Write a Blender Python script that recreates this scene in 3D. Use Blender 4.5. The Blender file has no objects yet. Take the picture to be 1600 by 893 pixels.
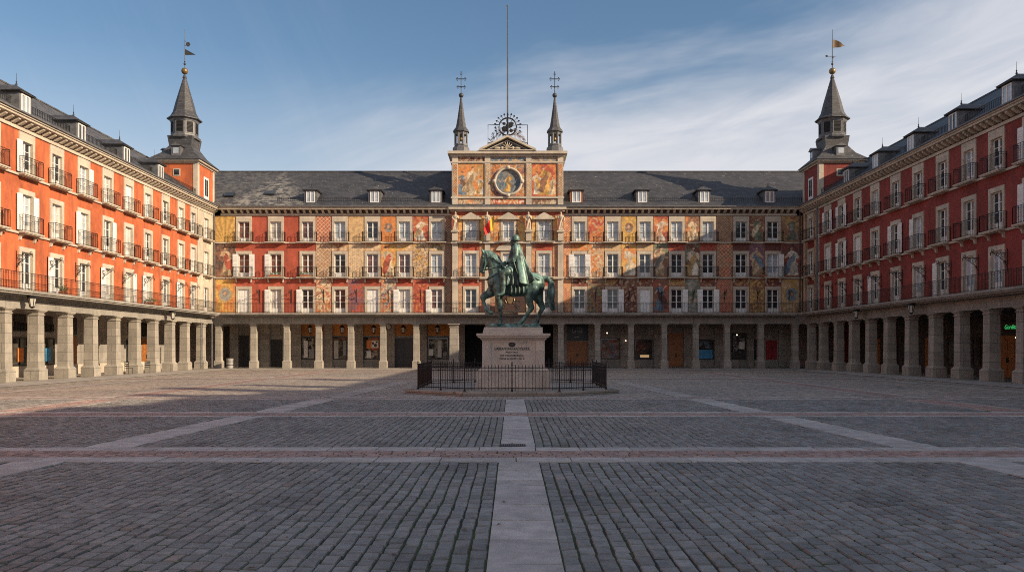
import bpy, math, random
import numpy as np
from mathutils import Vector, Matrix

rnd = random.Random(7)
scene = bpy.context.scene
col = scene.collection
pi = math.pi

# ------------------------------------------------------------------ camera
EYE = 1.92
cam_d = bpy.data.cameras.new("camera")
cam_d.lens = 27.74
cam_d.sensor_width = 36
cam_d.shift_y = 0.0603
cam_d.clip_start = 0.1
cam_d.clip_end = 6000
cam = bpy.data.objects.new("camera", cam_d)
cam.location = (0, 0, EYE)
cam.rotation_euler = (pi / 2, 0, 0)
col.objects.link(cam)
scene.camera = cam

# ------------------------------------------------------------------ world, sun
SUN = Vector((2.2, -1.0, 1.035)).normalized()
world = bpy.data.worlds.new("World")
scene.world = world
world.use_nodes = True
nt = world.node_tree
nt.nodes.clear()
L = nt.links.new
def wn(t, **kw):
    n = nt.nodes.new(t)
    for k, v in kw.items():
        setattr(n, k, v)
    return n
def wmath(op, a, b=None, c=None):
    n = wn('ShaderNodeMath', operation=op)
    for i, x in enumerate((a, b, c)):
        if x is None: continue
        if isinstance(x, (int, float)): n.inputs[i].default_value = x
        else: L(x, n.inputs[i])
    return n.outputs[0]
sky = wn('ShaderNodeTexSky', sky_type='NISHITA', sun_disc=False)
sky.sun_elevation = math.asin(SUN.z)
sky.sun_rotation = math.atan2(SUN.x, SUN.y)
sky.air_density = 1.15
sky.dust_density = 0.5
sky.ozone_density = 2.2
hs = wn('ShaderNodeHueSaturation'); L(sky.outputs[0], hs.inputs['Color'])
hs.inputs['Saturation'].default_value = 1.08
hs.inputs['Value'].default_value = 0.80
tc = wn('ShaderNodeTexCoord')
sp = wn('ShaderNodeSeparateXYZ')
L(tc.outputs['Generated'], sp.inputs[0])
az = wmath('ARCTAN2', sp.outputs[0], sp.outputs[1])      # compass direction
el = wmath('ARCSINE', sp.outputs[2])                     # height in the sky
cb = wn('ShaderNodeCombineXYZ'); L(az, cb.inputs[0]); L(el, cb.inputs[1])
def cloud_noise(rot, scale, sx, sy, det, dist, loc):
    m = wn('ShaderNodeMapping')
    m.inputs['Rotation'].default_value = (0, 0, rot)
    m.inputs['Location'].default_value = loc
    L(cb.outputs[0], m.inputs[0])
    m2 = wn('ShaderNodeMapping'); m2.inputs['Scale'].default_value = (sx, sy, 1)
    L(m.outputs[0], m2.inputs[0])
    n = wn('ShaderNodeTexNoise')
    n.inputs['Scale'].default_value = scale
    n.inputs['Detail'].default_value = det
    n.inputs['Roughness'].default_value = 0.58
    n.inputs['Distortion'].default_value = dist
    L(m2.outputs[0], n.inputs['Vector'])
    return n.outputs['Fac']
def ramp01(x, lo, hi):
    n = wn('ShaderNodeMapRange', interpolation_type='SMOOTHSTEP')
    n.inputs['From Min'].default_value = lo
    n.inputs['From Max'].default_value = hi
    L(x, n.inputs['Value'])
    return n.outputs[0]
streak = cloud_noise(math.radians(-13), 6.0, 0.7, 3.2, 9, 1.1, (1.7, 0.4, 0))
soft = cloud_noise(math.radians(-12), 3.2, 0.7, 2.2, 5, 0.4, (4.3, 2.2, 0))
wisp = cloud_noise(math.radians(62), 5.0, 0.5, 3.2, 7, 0.8, (0.6, 3.1, 0))
# a bank of cirrus whose upper edge climbs towards the right
edge = wmath('ADD', wmath('MULTIPLY', az, 0.13), 0.315)
d = wmath('ADD', wmath('SUBTRACT', edge, el), wmath('MULTIPLY', wmath('SUBTRACT', soft, 0.5), 0.34))
bank = wmath('MULTIPLY', ramp01(d, -0.05, 0.10), ramp01(wmath('ADD', az, wmath('MULTIPLY', wmath('SUBTRACT', soft, .5), .5)), -0.34, 0.06))
tex = wmath('ADD', wmath('MULTIPLY', ramp01(streak, 0.28, 0.76), 0.36), 0.46)
f1 = wmath('MULTIPLY', bank, tex)
f2 = wmath('MULTIPLY', wmath('MULTIPLY', ramp01(wisp, 0.50, 0.72), ramp01(az, 0.1, -0.2)), 0.03)
f3 = wmath('MULTIPLY', ramp01(el, 0.36, 0.13), 0.46)
# thin bright cloud added in the unseen sky behind and overhead, as fill
f4 = wmath('MULTIPLY', wmath('MAXIMUM', ramp01(wmath('ABSOLUTE', az), 0.9, 1.7), ramp01(el, 0.55, 0.9)), wmath('ADD', wmath('MULTIPLY', soft, 0.4), 0.14))
fac = wmath('MINIMUM', wmath('ADD', wmath('ADD', wmath('ADD', f1, f2), f3), f4), 0.92)
mix = wn('ShaderNodeMix', data_type='RGBA')
L(fac, mix.inputs['Factor'])
L(hs.outputs[0], mix.inputs['A'])
mix.inputs['B'].default_value = (5.2, 5.2, 5.5, 1)
bg = wn('ShaderNodeBackground')
bg.inputs['Strength'].default_value = 0.10
L(mix.outputs['Result'], bg.inputs['Color'])
wo = wn('ShaderNodeOutputWorld')
L(bg.outputs[0], wo.inputs['Surface'])

sun_d = bpy.data.lights.new("sun", 'SUN')
sun_d.energy = 5.0
sun_d.angle = math.radians(0.5)
sun_d.color = (1.0, 0.80, 0.57)
sun = bpy.data.objects.new("sun", sun_d)
sun.rotation_euler = SUN.to_track_quat('Z', 'Y').to_euler()
sun.location = (60, -20, 60)
col.objects.link(sun)

vs = scene.view_settings
vs.view_transform = 'Standard'
vs.look = 'None'
vs.exposure = 0.56
vs.gamma = 1.0
vs.use_curve_mapping = False
scene.cycles.max_bounces = 6
scene.cycles.diffuse_bounces = 4
scene.cycles.use_denoising = False
scene.cycles.filter_width = 1.0
scene.cycles.sample_clamp_indirect = 3.0

# ------------------------------------------------------------------ materials
class NB:
    def __init__(s, name):
        s.m = bpy.data.materials.new(name)
        s.m.use_nodes = True
        s.t = s.m.node_tree
        s.b = s.t.nodes['Principled BSDF']
        g = s.t.nodes.new('ShaderNodeNewGeometry')
        s.pos = g.outputs['Position']
    def n(s, t, **kw):
        n = s.t.nodes.new(t)
        for k, v in kw.items(): setattr(n, k, v)
        return n
    def l(s, a, b): s.t.links.new(a, b)
    def noise(s, scale, detail=4, stretch=(1, 1, 1), rough=.6):
        m = s.n('ShaderNodeMapping'); m.inputs['Scale'].default_value = stretch
        s.l(s.pos, m.inputs[0])
        n = s.n('ShaderNodeTexNoise')
        n.inputs['Scale'].default_value = scale
        n.inputs['Detail'].default_value = detail
        n.inputs['Roughness'].default_value = rough
        s.l(m.outputs[0], n.inputs['Vector'])
        return n.outputs['Fac']
    def rng(s, x, lo, hi, a=0, b=1):
        n = s.n('ShaderNodeMapRange')
        n.inputs[1].default_value = lo; n.inputs[2].default_value = hi
        n.inputs[3].default_value = a; n.inputs[4].default_value = b
        s.l(x, n.inputs[0]); return n.outputs[0]
    def mix(s, f, a, b, mode='MIX'):
        n = s.n('ShaderNodeMix', data_type='RGBA', blend_type=mode)
        for k, x in (('Factor', f), ('A', a), ('B', b)):
            i = n.inputs[k]
            if isinstance(x, (int, float)): i.default_value = x
            elif isinstance(x, tuple): i.default_value = (*x, 1) if len(x) == 3 else x
            else: s.l(x, i)
        return n.outputs['Result']
    def math(s, op, a, b):
        n = s.n('ShaderNodeMath', operation=op)
        for i, x in enumerate((a, b)):
            if isinstance(x, (int, float)): n.inputs[i].default_value = x
            else: s.l(x, n.inputs[i])
        return n.outputs[0]
    def base(s, x):
        if isinstance(x, tuple): s.b.inputs['Base Color'].default_value = (*x, 1)
        else: s.l(x, s.b.inputs['Base Color'])
    def bump(s, h, strength=.4, dist=.02):
        n = s.n('ShaderNodeBump')
        n.inputs['Strength'].default_value = strength
        n.inputs['Distance'].default_value = dist
        s.l(h, n.inputs['Height'])
        s.l(n.outputs[0], s.b.inputs['Normal'])
    def brick(s, vec, w, h, mortar, c1, c2, cm, offset=.5, bias=0.0):
        n = s.n('ShaderNodeTexBrick')
        n.offset = offset
        n.inputs['Scale'].default_value = 1
        n.inputs['Brick Width'].default_value = w
        n.inputs['Row Height'].default_value = h
        n.inputs['Mortar Size'].default_value = mortar
        n.inputs['Mortar Smooth'].default_value = .2
        n.inputs['Bias'].default_value = bias
        for k, c in (('Color1', c1), ('Color2', c2), ('Mortar', cm)):
            n.inputs[k].default_value = (*c, 1)
        s.l(vec, n.inputs['Vector'])
        return n
    def wallvec(s):                       # (x + y, z) : runs along any upright wall
        sp = s.n('ShaderNodeSeparateXYZ'); s.l(s.pos, sp.inputs[0])
        c = s.n('ShaderNodeCombineXYZ')
        s.l(s.math('ADD', sp.outputs[0], sp.outputs[1]), c.inputs[0])
        s.l(sp.outputs[2], c.inputs[1])
        return c.outputs[0]
    def rough(s, r): s.b.inputs['Roughness'].default_value = r

def mul(c, k): return tuple(x * k for x in c)

def plain(name, c, rough=.7, var=.25, scale=3.0, metallic=0, bump=0):
    b = NB(name)
    f = b.rng(b.noise(scale, 5), .3, .7)
    b.base(b.mix(f, mul(c, 1 - var), mul(c, 1 + var)))
    b.rough(rough); b.b.inputs['Metallic'].default_value = metallic
    if bump: b.bump(b.noise(scale * 6, 4), bump)
    return b.m

def plaster(name, c, stain):
    b = NB(name)
    f = b.rng(b.noise(.45, 7, (1, 1, .7), .68), .33, .67)
    cc = b.mix(f, mul(c, .70), tuple(min(.9, x * 1.14 + .006) for x in c))
    st = b.rng(b.noise(1.1, 5, (1.4, 1.4, .16)), .46, .74, 0, .7)
    cc = b.mix(st, cc, stain)
    fine = b.rng(b.noise(2.6, 8, (1, 1, .6), .7), .3, .7, .74, 1.2)
    cc = b.mix(1.0, cc, cc)
    n = b.n('ShaderNodeHueSaturation'); b.l(cc, n.inputs['Color']); b.l(fine, n.inputs['Value'])
    b.base(n.outputs[0]); b.rough(.85)
    b.bump(b.noise(9, 4), .15, .01)
    return b.m

def stone(name, c, w=1.1, h=.55, joint=.012, var=.22, jk=.45, offset=.5):
    b = NB(name)
    br = b.brick(b.wallvec(), w, h, joint, mul(c, 1 - var * .5), mul(c, 1 + var * .5), mul(c, jk), offset)
    f = b.rng(b.noise(1.3, 6), .3, .7)
    cc = b.mix(f, mul((1, 1, 1), 1 - var), mul((1, .98, .94), 1 + var * .6))
    cc = b.mix(1.0, br.outputs['Color'], cc, 'MULTIPLY')
    st = b.rng(b.noise(1.6, 5, (1.5, 1.5, .2)), .52, .8, 0, .5)
    cc = b.mix(st, cc, mul(c, .38))
    sp = b.rng(b.noise(30, 2), .35, .65, .8, 1.15)
    n = b.n('ShaderNodeHueSaturation'); b.l(cc, n.inputs['Color']); b.l(sp, n.inputs['Value'])
    b.base(n.outputs[0]); b.rough(.85)
    b.bump(b.noise(14, 4), .25, .02)
    return b.m

def slate(name, c, patch=False):
    b = NB(name)
    br = b.brick(b.wallvec(), .34, .17, .012, mul(c, .72), mul(c, 1.32), mul(c, .5))
    f = b.rng(b.noise(.5, 5), .3, .7)
    cc = b.mix(1.0, br.outputs['Color'], b.mix(f, (.8, .8, .84), (1.2, 1.16, 1.1)), 'MULTIPLY')
    spots = b.rng(b.noise(2.6, 3, (1, 1, 1.6), .85), .655, .685)
    cc = b.mix(b.math('MULTIPLY', spots, .75), cc, (.34, .32, .27))
    if patch:   # worn, lichen covered slates at the left end of the long roof
        spx = b.n('ShaderNodeSeparateXYZ'); b.l(b.pos, spx.inputs[0])
        xx, zz = spx.outputs[0], spx.outputs[2]
        d = b.math('ADD', b.math('MULTIPLY', b.math('ABSOLUTE', b.math('ADD', xx, 23.0), 0), .26),
                   b.math('MULTIPLY', b.math('SUBTRACT', zz, 15.2), .24))
        m = b.rng(d, .75, 1.25, 1, 0)
        m2 = b.rng(xx, -18.0, -28.0, 0, .33)
        m = b.math('MAXIMUM', m, m2)
        nn = b.rng(b.noise(1.6, 8, (1, 1, 2.2), .75), .44, .60)
        cc = b.mix(b.math('MULTIPLY', b.math('MULTIPLY', m, nn), .85), cc, (.30, .28, .24))
    b.base(cc); b.rough(.62)
    b.bump(br.outputs['Fac'], .5, -.02)
    return b.m

M = {}
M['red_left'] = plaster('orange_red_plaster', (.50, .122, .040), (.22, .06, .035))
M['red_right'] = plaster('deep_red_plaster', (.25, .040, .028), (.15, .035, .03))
M['red_mid'] = plaster('brick_red_plaster', (.42, .085, .045), (.24, .06, .045))
M['cream'] = plaster('cream_plaster', (.52, .455, .35), (.34, .27, .18))
M['orange_wall'] = plaster('ochre_plaster', (.50, .20, .05), (.25, .1, .04))
M['stone'] = stone('granite_blocks', (.315, .287, .245))
M['stone_dark'] = stone('weathered_granite', (.275, .256, .228), 1.3, .8)
M['trim'] = stone('pale_stone_trim', (.50, .44, .36), 1.6, .7, .006, .18, .7)
M['pedestal'] = stone('pink_grey_granite', (.56, .495, .42), 1.6, .9, .006, .2, .6)
M['slate'] = slate('slate_roof', (.046, .047, .053), True)
M['slate_shaded'] = slate('shaded_slate_roof', (.042, .054, .066))  # slate in shade: darker tone and blue sky reflection put into the colour
M['slate_dark'] = slate('tower_slate', (.058, .058, .062))
M['white'] = plain('white_paint', (.70, .69, .66), .5, .1)
M['iron'] = plain('black_iron', (.018, .017, .017), .45, .3, metallic=.3)
M['iron_grey'] = plain('grey_iron', (.05, .05, .052), .5, .3, metallic=.3)
M['wood'] = plain('warm_wood', (.30, .11, .03), .5, .3, 6)
M['darkwood'] = plain('dark_wood', (.06, .028, .017), .5, .3, 6)
M['dark'] = plain('dark_interior', (.010, .009, .009), .7, .2)
M['black_board'] = plain('black_board', (.012, .012, .014), .4, .2)
M['gold'] = plain('dull_gilding', (.22, .145, .065), .4, .3, metallic=.5)
M['lead'] = plain('lead_sheet', (.105, .105, .11), .5, .35, 4)
M['shopfront_shade'] = plain('shaded_shopfront', (.05, .042, .038), .6, .5, 2)  # shopfront tone darkened to put the arcade's shade into wall and ceiling
M['blue_panel'] = plain('blue_panel', (.05, .28, .52), .5, .2)
M['red_panel'] = plain('red_door_paint', (.30, .015, .02), .45, .15)
M['orange_panel'] = plain('orange_poster', (.62, .19, .04), .6, .1)
M['paper'] = plain('white_paper', (.68, .66, .60), .7, .06)
M['grey_bin'] = plain('grey_bin_metal', (.26, .25, .235), .5, .15)
M['leaf'] = plain('leaves', (.06, .10, .03), .7, .5, 20)
M['terracotta'] = plain('terracotta', (.30, .11, .05), .8, .2)
M['flag_red'] = plain('flag_red', (.62, .025, .02), .8, .1)
M['flag_yellow'] = plain('flag_yellow', (.75, .42, .03), .8, .1)
M['pennant'] = plain('brown_pennant', (.13, .075, .033), .7, .2)
M['statue_stone'] = plain('pale_statue_stone', (.43, .365, .27), .8, .2, 5)
M['lamp_glass'] = plain('frosted_lamp_glass', (.45, .42, .36), .25, .1)
M['letter'] = plain('dark_letters', (.03, .026, .024), .6, .1)
M['letter_grey'] = plain('grey_letters', (.45, .45, .45), .6, .1)

def glass(name, c, rough=.08, c2=None):
    b = NB(name)
    f = b.rng(b.noise(.9, 3), .42, .58)
    b.base(b.mix(f, c, c2 or mul(c, 1.6)))
    b.rough(rough); b.b.inputs['Specular IOR Level'].default_value = .7
    return b.m
M['pane_dark'] = glass('dark_window_glass', (.012, .014, .017), .06, (.035, .04, .045))
M['pane_blue'] = glass('sky_curtain_glass', (.27, .31, .35), .1, (.42, .46, .50))  # pale blue base holds painted sky reflection as well as curtains
M['pane_red'] = glass('warm_window_glass', (.07, .03, .028), .07, (.17, .07, .055))
M['pane_pale'] = glass('blind_window_glass', (.36, .33, .30), .15, (.50, .46, .42))
M['shop_glass'] = glass('shop_window_glass', (.014, .014, .014), .05, (.07, .062, .05))

def emit(name, c, s):
    b = NB(name); b.base((.3, .3, .3))
    b.b.inputs['Emission Color'].default_value = (*c, 1)
    b.b.inputs['Emission Strength'].default_value = s
    return b.m
M['bulb'] = emit('lit_lamp', (1, .86, .66), 1.1)
M['neon'] = emit('green_neon', (.05, .9, .25), .28)
M['warm_light'] = emit('lit_display', (1, .6, .25), .25)

def attr_mat(name, attr, rough, bump=.2, bscale=10, spec=.5, speck=None):
    b = NB(name)
    a = b.n('ShaderNodeAttribute'); a.attribute_name = attr
    n = b.n('ShaderNodeHueSaturation')
    b.l(a.outputs['Color'], n.inputs['Color'])
    f = b.rng(b.noise(speck or 4, 5), .3, .7, .72, 1.22)
    b.l(f, n.inputs['Value'])
    b.base(n.outputs[0]); b.rough(rough)
    b.b.inputs['Specular IOR Level'].default_value = spec
    if bump: b.bump(b.noise(bscale, 5), bump, .02)
    return b.m
M['fresco'] = attr_mat('painted_fresco', 'paint', .85, .05)
M['cobble'] = attr_mat('cobble_stone', 'paint', .58, .55, 22, .45, 7)
M['slab'] = attr_mat('granite_slab', 'paint', .62, .3, 25, .4, 3)

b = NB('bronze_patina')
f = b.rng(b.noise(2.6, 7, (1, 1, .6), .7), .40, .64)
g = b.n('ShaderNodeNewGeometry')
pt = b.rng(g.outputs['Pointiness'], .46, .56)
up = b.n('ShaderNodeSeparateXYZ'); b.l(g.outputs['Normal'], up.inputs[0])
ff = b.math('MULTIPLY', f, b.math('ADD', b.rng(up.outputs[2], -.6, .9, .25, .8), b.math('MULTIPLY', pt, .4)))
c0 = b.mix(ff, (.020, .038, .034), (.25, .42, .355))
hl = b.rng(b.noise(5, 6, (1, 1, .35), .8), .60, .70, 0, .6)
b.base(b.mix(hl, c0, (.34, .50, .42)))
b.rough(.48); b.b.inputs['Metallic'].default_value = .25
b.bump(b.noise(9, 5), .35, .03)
M['bronze'] = b.m

# joints / bed between cobbles
b = NB('joint_soil')
ms = b.rng(b.noise(.9, 6), .40, .54)
b.base(b.mix(ms, (.020, .019, .018), (.040, .062, .014))); b.rough(.95)
M['joint'] = b.m

# far paving : same cobbles seen small
def paving_mat(name, c1, c2, cm, w, h, tint):
    b = NB(name)
    m = b.n('ShaderNodeMapping'); m.inputs['Rotation'].default_value = (0, 0, pi / 2)
    b.l(b.pos, m.inputs[0])
    br = b.brick(m.outputs[0], w, h, .013, c1, c2, cm)
    f = b.rng(b.noise(.22, 6), .3, .7)
    cc = b.mix(1.0, br.outputs['Color'], b.mix(f, (.78, .78, .80), tint), 'MULTIPLY')
    st = b.rng(b.noise(.9, 6), .55, .75, 0, .35)
    cc = b.mix(st, cc, mul(c1, .6))
    b.base(cc); b.rough(.6); b.b.inputs['Specular IOR Level'].default_value = .4
    b.bump(br.outputs['Fac'], .5, -.02)
    return b.m
M['paving'] = paving_mat('far_cobbles', (.225, .208, .182), (.42, .378, .325), (.07, .062, .052), .26, .17, (1.22, 1.15, 1.1))
M['redpave'] = paving_mat('red_setts', (.30, .215, .185), (.39, .28, .24), (.04, .03, .025), .26, .14, (1.15, 1.1, 1.06))
M['palepave'] = paving_mat('pale_granite_slabs', (.33, .30, .275), (.43, .395, .355), (.08, .075, .07), .9, .6, (1.1, 1.08, 1.05))

# ------------------------------------------------------------------ mesh helpers
class MB:
    def __init__(s): s.v = []; s.f = []
    def add(s, vs, fs):
        o = len(s.v); s.v += [tuple(p) for p in vs]; s.f += [tuple(i + o for i in f) for f in fs]
    def box(s, x0, x1, y0, y1, z0, z1):
        s.add([(x0, y0, z0), (x1, y0, z0), (x1, y1, z0), (x0, y1, z0), (x0, y0, z1), (x1, y0, z1), (x1, y1, z1), (x0, y1, z1)],
              [(0, 3, 2, 1), (4, 5, 6, 7), (0, 1, 5, 4), (1, 2, 6, 5), (2, 3, 7, 6), (3, 0, 4, 7)])
    def frustum(s, b0, b1):   # b = (x0,x1,y0,y1,z)
        v = []
        for x0, x1, y0, y1, z in (b0, b1): v += [(x0, y0, z), (x1, y0, z), (x1, y1, z), (x0, y1, z)]
        s.add(v, [(0, 3, 2, 1), (4, 5, 6, 7), (0, 1, 5, 4), (1, 2, 6, 5), (2, 3, 7, 6), (3, 0, 4, 7)])
    def quad(s, a, b, c, d): s.add([a, b, c, d], [(0, 1, 2, 3)])
    def prism(s, pts, y0, y1):       # polygon in x,z extruded along y
        n = len(pts)
        v = [(x, y0, z) for x, z in pts] + [(x, y1, z) for x, z in pts]
        f = [tuple(range(n)), tuple(range(2 * n - 1, n - 1, -1))]
        f += [(i, i + n, (i + 1) % n + n, (i + 1) % n) for i in range(n)]
        s.add(v, f)
    def prismx(s, pts, x0, x1):      # polygon in y,z extruded along x
        n = len(pts)
        v = [(x0, y, z) for y, z in pts] + [(x1, y, z) for y, z in pts]
        f = [tuple(range(n - 1, -1, -1)), tuple(range(n, 2 * n))]
        f += [(i, (i + 1) % n, (i + 1) % n + n, i + n) for i in range(n)]
        s.add(v, f)
    def prismz(s, pts, z0, z1):
        n = len(pts)
        v = [(x, y, z0) for x, y in pts] + [(x, y, z1) for x, y in pts]
        f = [tuple(range(n - 1, -1, -1)), tuple(range(n, 2 * n))]
        f += [(i, (i + 1) % n, (i + 1) % n + n, i + n) for i in range(n)]
        s.add(v, f)
    def lathe(s, prof, cx=0, cy=0, n=12, phase=0.0, sq=None):   # profile [(r,z)]
        v = []; f = []
        for r, z in prof:
            for k in range(n):
                a = phase + 2 * pi * k / n
                v.append((cx + r * math.cos(a), cy + r * math.sin(a), z))
        m = len(prof)
        for i in range(m - 1):
            for k in range(n):
                k2 = (k + 1) % n
                f.append((i * n + k, i * n + k2, (i + 1) * n + k2, (i + 1) * n + k))
        f.append(tuple(range(n - 1, -1, -1))); f.append(tuple((m - 1) * n + k for k in range(n)))
        s.add(v, f)
    def tube(s, pts, r, n=6, r1=None):
        pts = [Vector(p) for p in pts]; v = []; f = []
        m = len(pts)
        for i, p in enumerate(pts):
            d = (pts[min(i + 1, m - 1)] - pts[max(i - 1, 0)]).normalized()
            a = d.orthogonal().normalized() if abs(d.z) > .99 else d.cross(Vector((0, 0, 1))).normalized()
            c = d.cross(a)
            rr = r if r1 is None else r + (r1 - r) * i / max(1, m - 1)
            for k in range(n):
                t = 2 * pi * k / n
                v.append(p + a * (rr * math.cos(t)) + c * (rr * math.sin(t)))
        for i in range(m - 1):
            for k in range(n):
                k2 = (k + 1) % n
                f.append((i * n + k, i * n + k2, (i + 1) * n + k2, (i + 1) * n + k))
        f.append(tuple(range(n - 1, -1, -1))); f.append(tuple((m - 1) * n + k for k in range(n)))
        s.add(v, f)
    def sphere(s, c, r, nu=12, nv=8):
        rx, ry, rz = (r, r, r) if isinstance(r, (int, float)) else r
        v = [(c[0], c[1], c[2] - rz)]
        for i in range(1, nv):
            t = -pi / 2 + pi * i / nv
            for k in range(nu):
                a = 2 * pi * k / nu
                v.append((c[0] + rx * math.cos(t) * math.cos(a), c[1] + ry * math.cos(t) * math.sin(a), c[2] + rz * math.sin(t)))
        v.append((c[0], c[1], c[2] + rz)); top = len(v) - 1
        f = [(0, 1 + (k + 1) % nu, 1 + k) for k in range(nu)]
        for i in range(nv - 2):
            for k in range(nu):
                k2 = (k + 1) % nu
                f.append((1 + i * nu + k, 1 + i * nu + k2, 1 + (i + 1) * nu + k2, 1 + (i + 1) * nu + k))
        o = 1 + (nv - 2) * nu
        f += [(o + k, o + (k + 1) % nu, top) for k in range(nu)]
        s.add(v, f)
    def wall(s, u0, u1, z0, z1, holes=(), y=0.0, depth=.25):
        us = sorted({u0, u1, *[h[0] for h in holes], *[h[1] for h in holes]})
        zs = sorted({z0, z1, *[h[2] for h in holes], *[h[3] for h in holes]})
        us = [x for x in us if u0 <= x <= u1]; zs = [z for z in zs if z0 <= z <= z1]
        for i in range(len(us) - 1):
            a, b = us[i], us[i + 1]; cu = (a + b) / 2
            for j in range(len(zs) - 1):
                c, d = zs[j], zs[j + 1]; cz = (c + d) / 2
                if any(h[0] < cu < h[1] and h[2] < cz < h[3] for h in holes): continue
                s.quad((a, y, c), (b, y, c), (b, y, d), (a, y, d))
        for a, b, c, d in holes:
            y1 = y + depth
            s.quad((a, y, c), (a, y, d), (a, y1, d), (a, y1, c)); s.quad((b, y, d), (b, y, c), (b, y1, c), (b, y1, d))
            s.quad((a, y, d), (b, y, d), (b, y1, d), (a, y1, d)); s.quad((b, y, c), (a, y, c), (a, y1, c), (b, y1, c))
    def mesh(s, name, mat, smooth=False):
        me = bpy.data.meshes.new(name)
        me.from_pydata(s.v, [], s.f)
        me.update()
        if mat is not None: me.materials.append(M[mat] if isinstance(mat, str) else mat)
        if smooth:
            me.polygons.foreach_set('use_smooth', [True] * len(me.polygons))
        return me
    def build(s, name, mat, parent=None, loc=(0, 0, 0), rot=0, smooth=False):
        return place(name, s.mesh(name, mat, smooth), parent, loc, rot)

def place(name, mesh, parent=None, loc=(0, 0, 0), rot=0):
    o = bpy.data.objects.new(name, mesh)
    o.location = loc
    o.rotation_euler = (0, 0, rot) if isinstance(rot, (int, float)) else rot
    if parent: o.parent = parent
    col.objects.link(o)
    return o

def tag(o, label, cat, group=None):
    o['label'] = label; o['category'] = cat
    if group: o['group'] = group
    return o
def thing(name, label, cat, loc=(0, 0, 0), rot=0, group=None):
    o = bpy.data.objects.new(name, None)
    o.empty_display_size = .3
    o.location = loc; o.rotation_euler = (0, 0, rot)
    col.objects.link(o)
    return tag(o, label, cat, group)
def struct(o):
    o['kind'] = 'structure'; return o
def copy_tree(o, parent=None):
    c = o.copy(); col.objects.link(c)
    if parent: c.parent = parent
    for ch in list(o.children): copy_tree(ch, c)
    return c
def set_paint(me, cols, domain='POINT'):
    a = me.color_attributes.new('paint', 'FLOAT_COLOR', domain)
    arr = np.ones((len(cols), 4), dtype=np.float32); arr[:, :3] = np.clip(cols, 0, 1)
    a.data.foreach_set('color', arr.ravel())

def text_mesh(body, size, extrude, mat, name, parent, loc, rot, align='CENTER', sx=1.0, shear=0.0, bold=0.0):
    cu = bpy.data.curves.new(name, 'FONT')
    cu.body = body; cu.size = size; cu.extrude = extrude; cu.align_x = align; cu.shear = shear; cu.offset = bold
    t = bpy.data.objects.new(name, cu); col.objects.link(t)
    dg = bpy.context.evaluated_depsgraph_get()
    me = bpy.data.meshes.new_from_object(t.evaluated_get(dg))
    col.objects.unlink(t); bpy.data.objects.remove(t)
    me.materials.clear(); me.materials.append(M[mat])
    o = place(name, me, parent, loc, rot); o.scale = (sx, 1, 1)
    return o

def blob(name, mb, voxel, mat, parent=None, loc=(0, 0, 0), smooth=5, rot=0):
    me = mb.mesh(name, None)
    t = bpy.data.objects.new(name, me); col.objects.link(t)
    r = t.modifiers.new('r', 'REMESH'); r.mode = 'VOXEL'; r.voxel_size = voxel
    sm = t.modifiers.new('s', 'SMOOTH'); sm.factor = .5; sm.iterations = smooth
    dg = bpy.context.evaluated_depsgraph_get()
    me2 = bpy.data.meshes.new_from_object(t.evaluated_get(dg))
    col.objects.unlink(t); bpy.data.objects.remove(t); bpy.data.meshes.remove(me)
    me2.materials.clear(); me2.materials.append(M[mat])
    me2.polygons.foreach_set('use_smooth', [True] * len(me2.polygons))
    return place(name, me2, parent, loc, rot)
def chain(mb, pts, step=.3):
    """pts: (x,y,z,rx,ry,rz) ; dense ellipsoids along the path"""
    for a, b in zip(pts[:-1], pts[1:]):
        d = math.dist(a[:3], b[:3]); n = max(1, int(d / (min(a[3], b[3]) * step)) + 1)
        for i in range(n + 1):
            t = i / n
            p = [a[k] + (b[k] - a[k]) * t for k in range(6)]
            mb.sphere(p[:3], (p[3], p[4], p[5]), 12, 8)

# ------------------------------------------------------------------ painted panels
def vnoise(x, y, seed):
    r = np.random.RandomState(seed); g = r.rand(64, 64)
    xi = np.floor(x).astype(int); yi = np.floor(y).astype(int)
    fx = x - xi; fy = y - yi
    fx = fx * fx * (3 - 2 * fx); fy = fy * fy * (3 - 2 * fy)
    def G(a, b): return g[a % 64, b % 64]
    return (G(xi, yi) * (1 - fx) + G(xi + 1, yi) * fx) * (1 - fy) + (G(xi, yi + 1) * (1 - fx) + G(xi + 1, yi + 1) * fx) * fy
def fbm(x, y, seed): return .5 * vnoise(x, y, seed) + .3 * vnoise(x * 2.1, y * 2.1, seed + 1) + .2 * vnoise(x * 4.3, y * 4.3, seed + 2)
C = dict(red=(.40, .07, .038), orange=(.58, .20, .045), yellow=(.62, .35, .07), cream=(.60, .46, .28), dark=(.07, .055, .05),
         blue=(.13, .19, .24), green=(.16, .18, .11), brown=(.24, .11, .06), white=(.66, .58, .45), purple=(.20, .085, .11),
         skin=(.58, .34, .20), ochre=(.42, .25, .08), grey=(.28, .27, .24), tan=(.50, .34, .19), deep=(.14, .045, .035))
def A(c):
    a = np.array(C[c] if isinstance(c, str) else c); g = a.mean()
    return (a * .9 + g * .1) * 1.04
def lerp(a, b, t): return a + (b - a) * t[..., None]
def sstep(x, lo, hi):
    t = np.clip((x - lo) / (hi - lo), 0, 1); return t * t * (3 - 2 * t)
def seg(x, y, ax, ay, bx, by):
    px, py = x - ax, y - ay; dx, dy = bx - ax, by - ay
    t = np.clip((px * dx + py * dy) / (dx * dx + dy * dy), 0, 1)
    return np.hypot(px - t * dx, py - t * dy)
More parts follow.
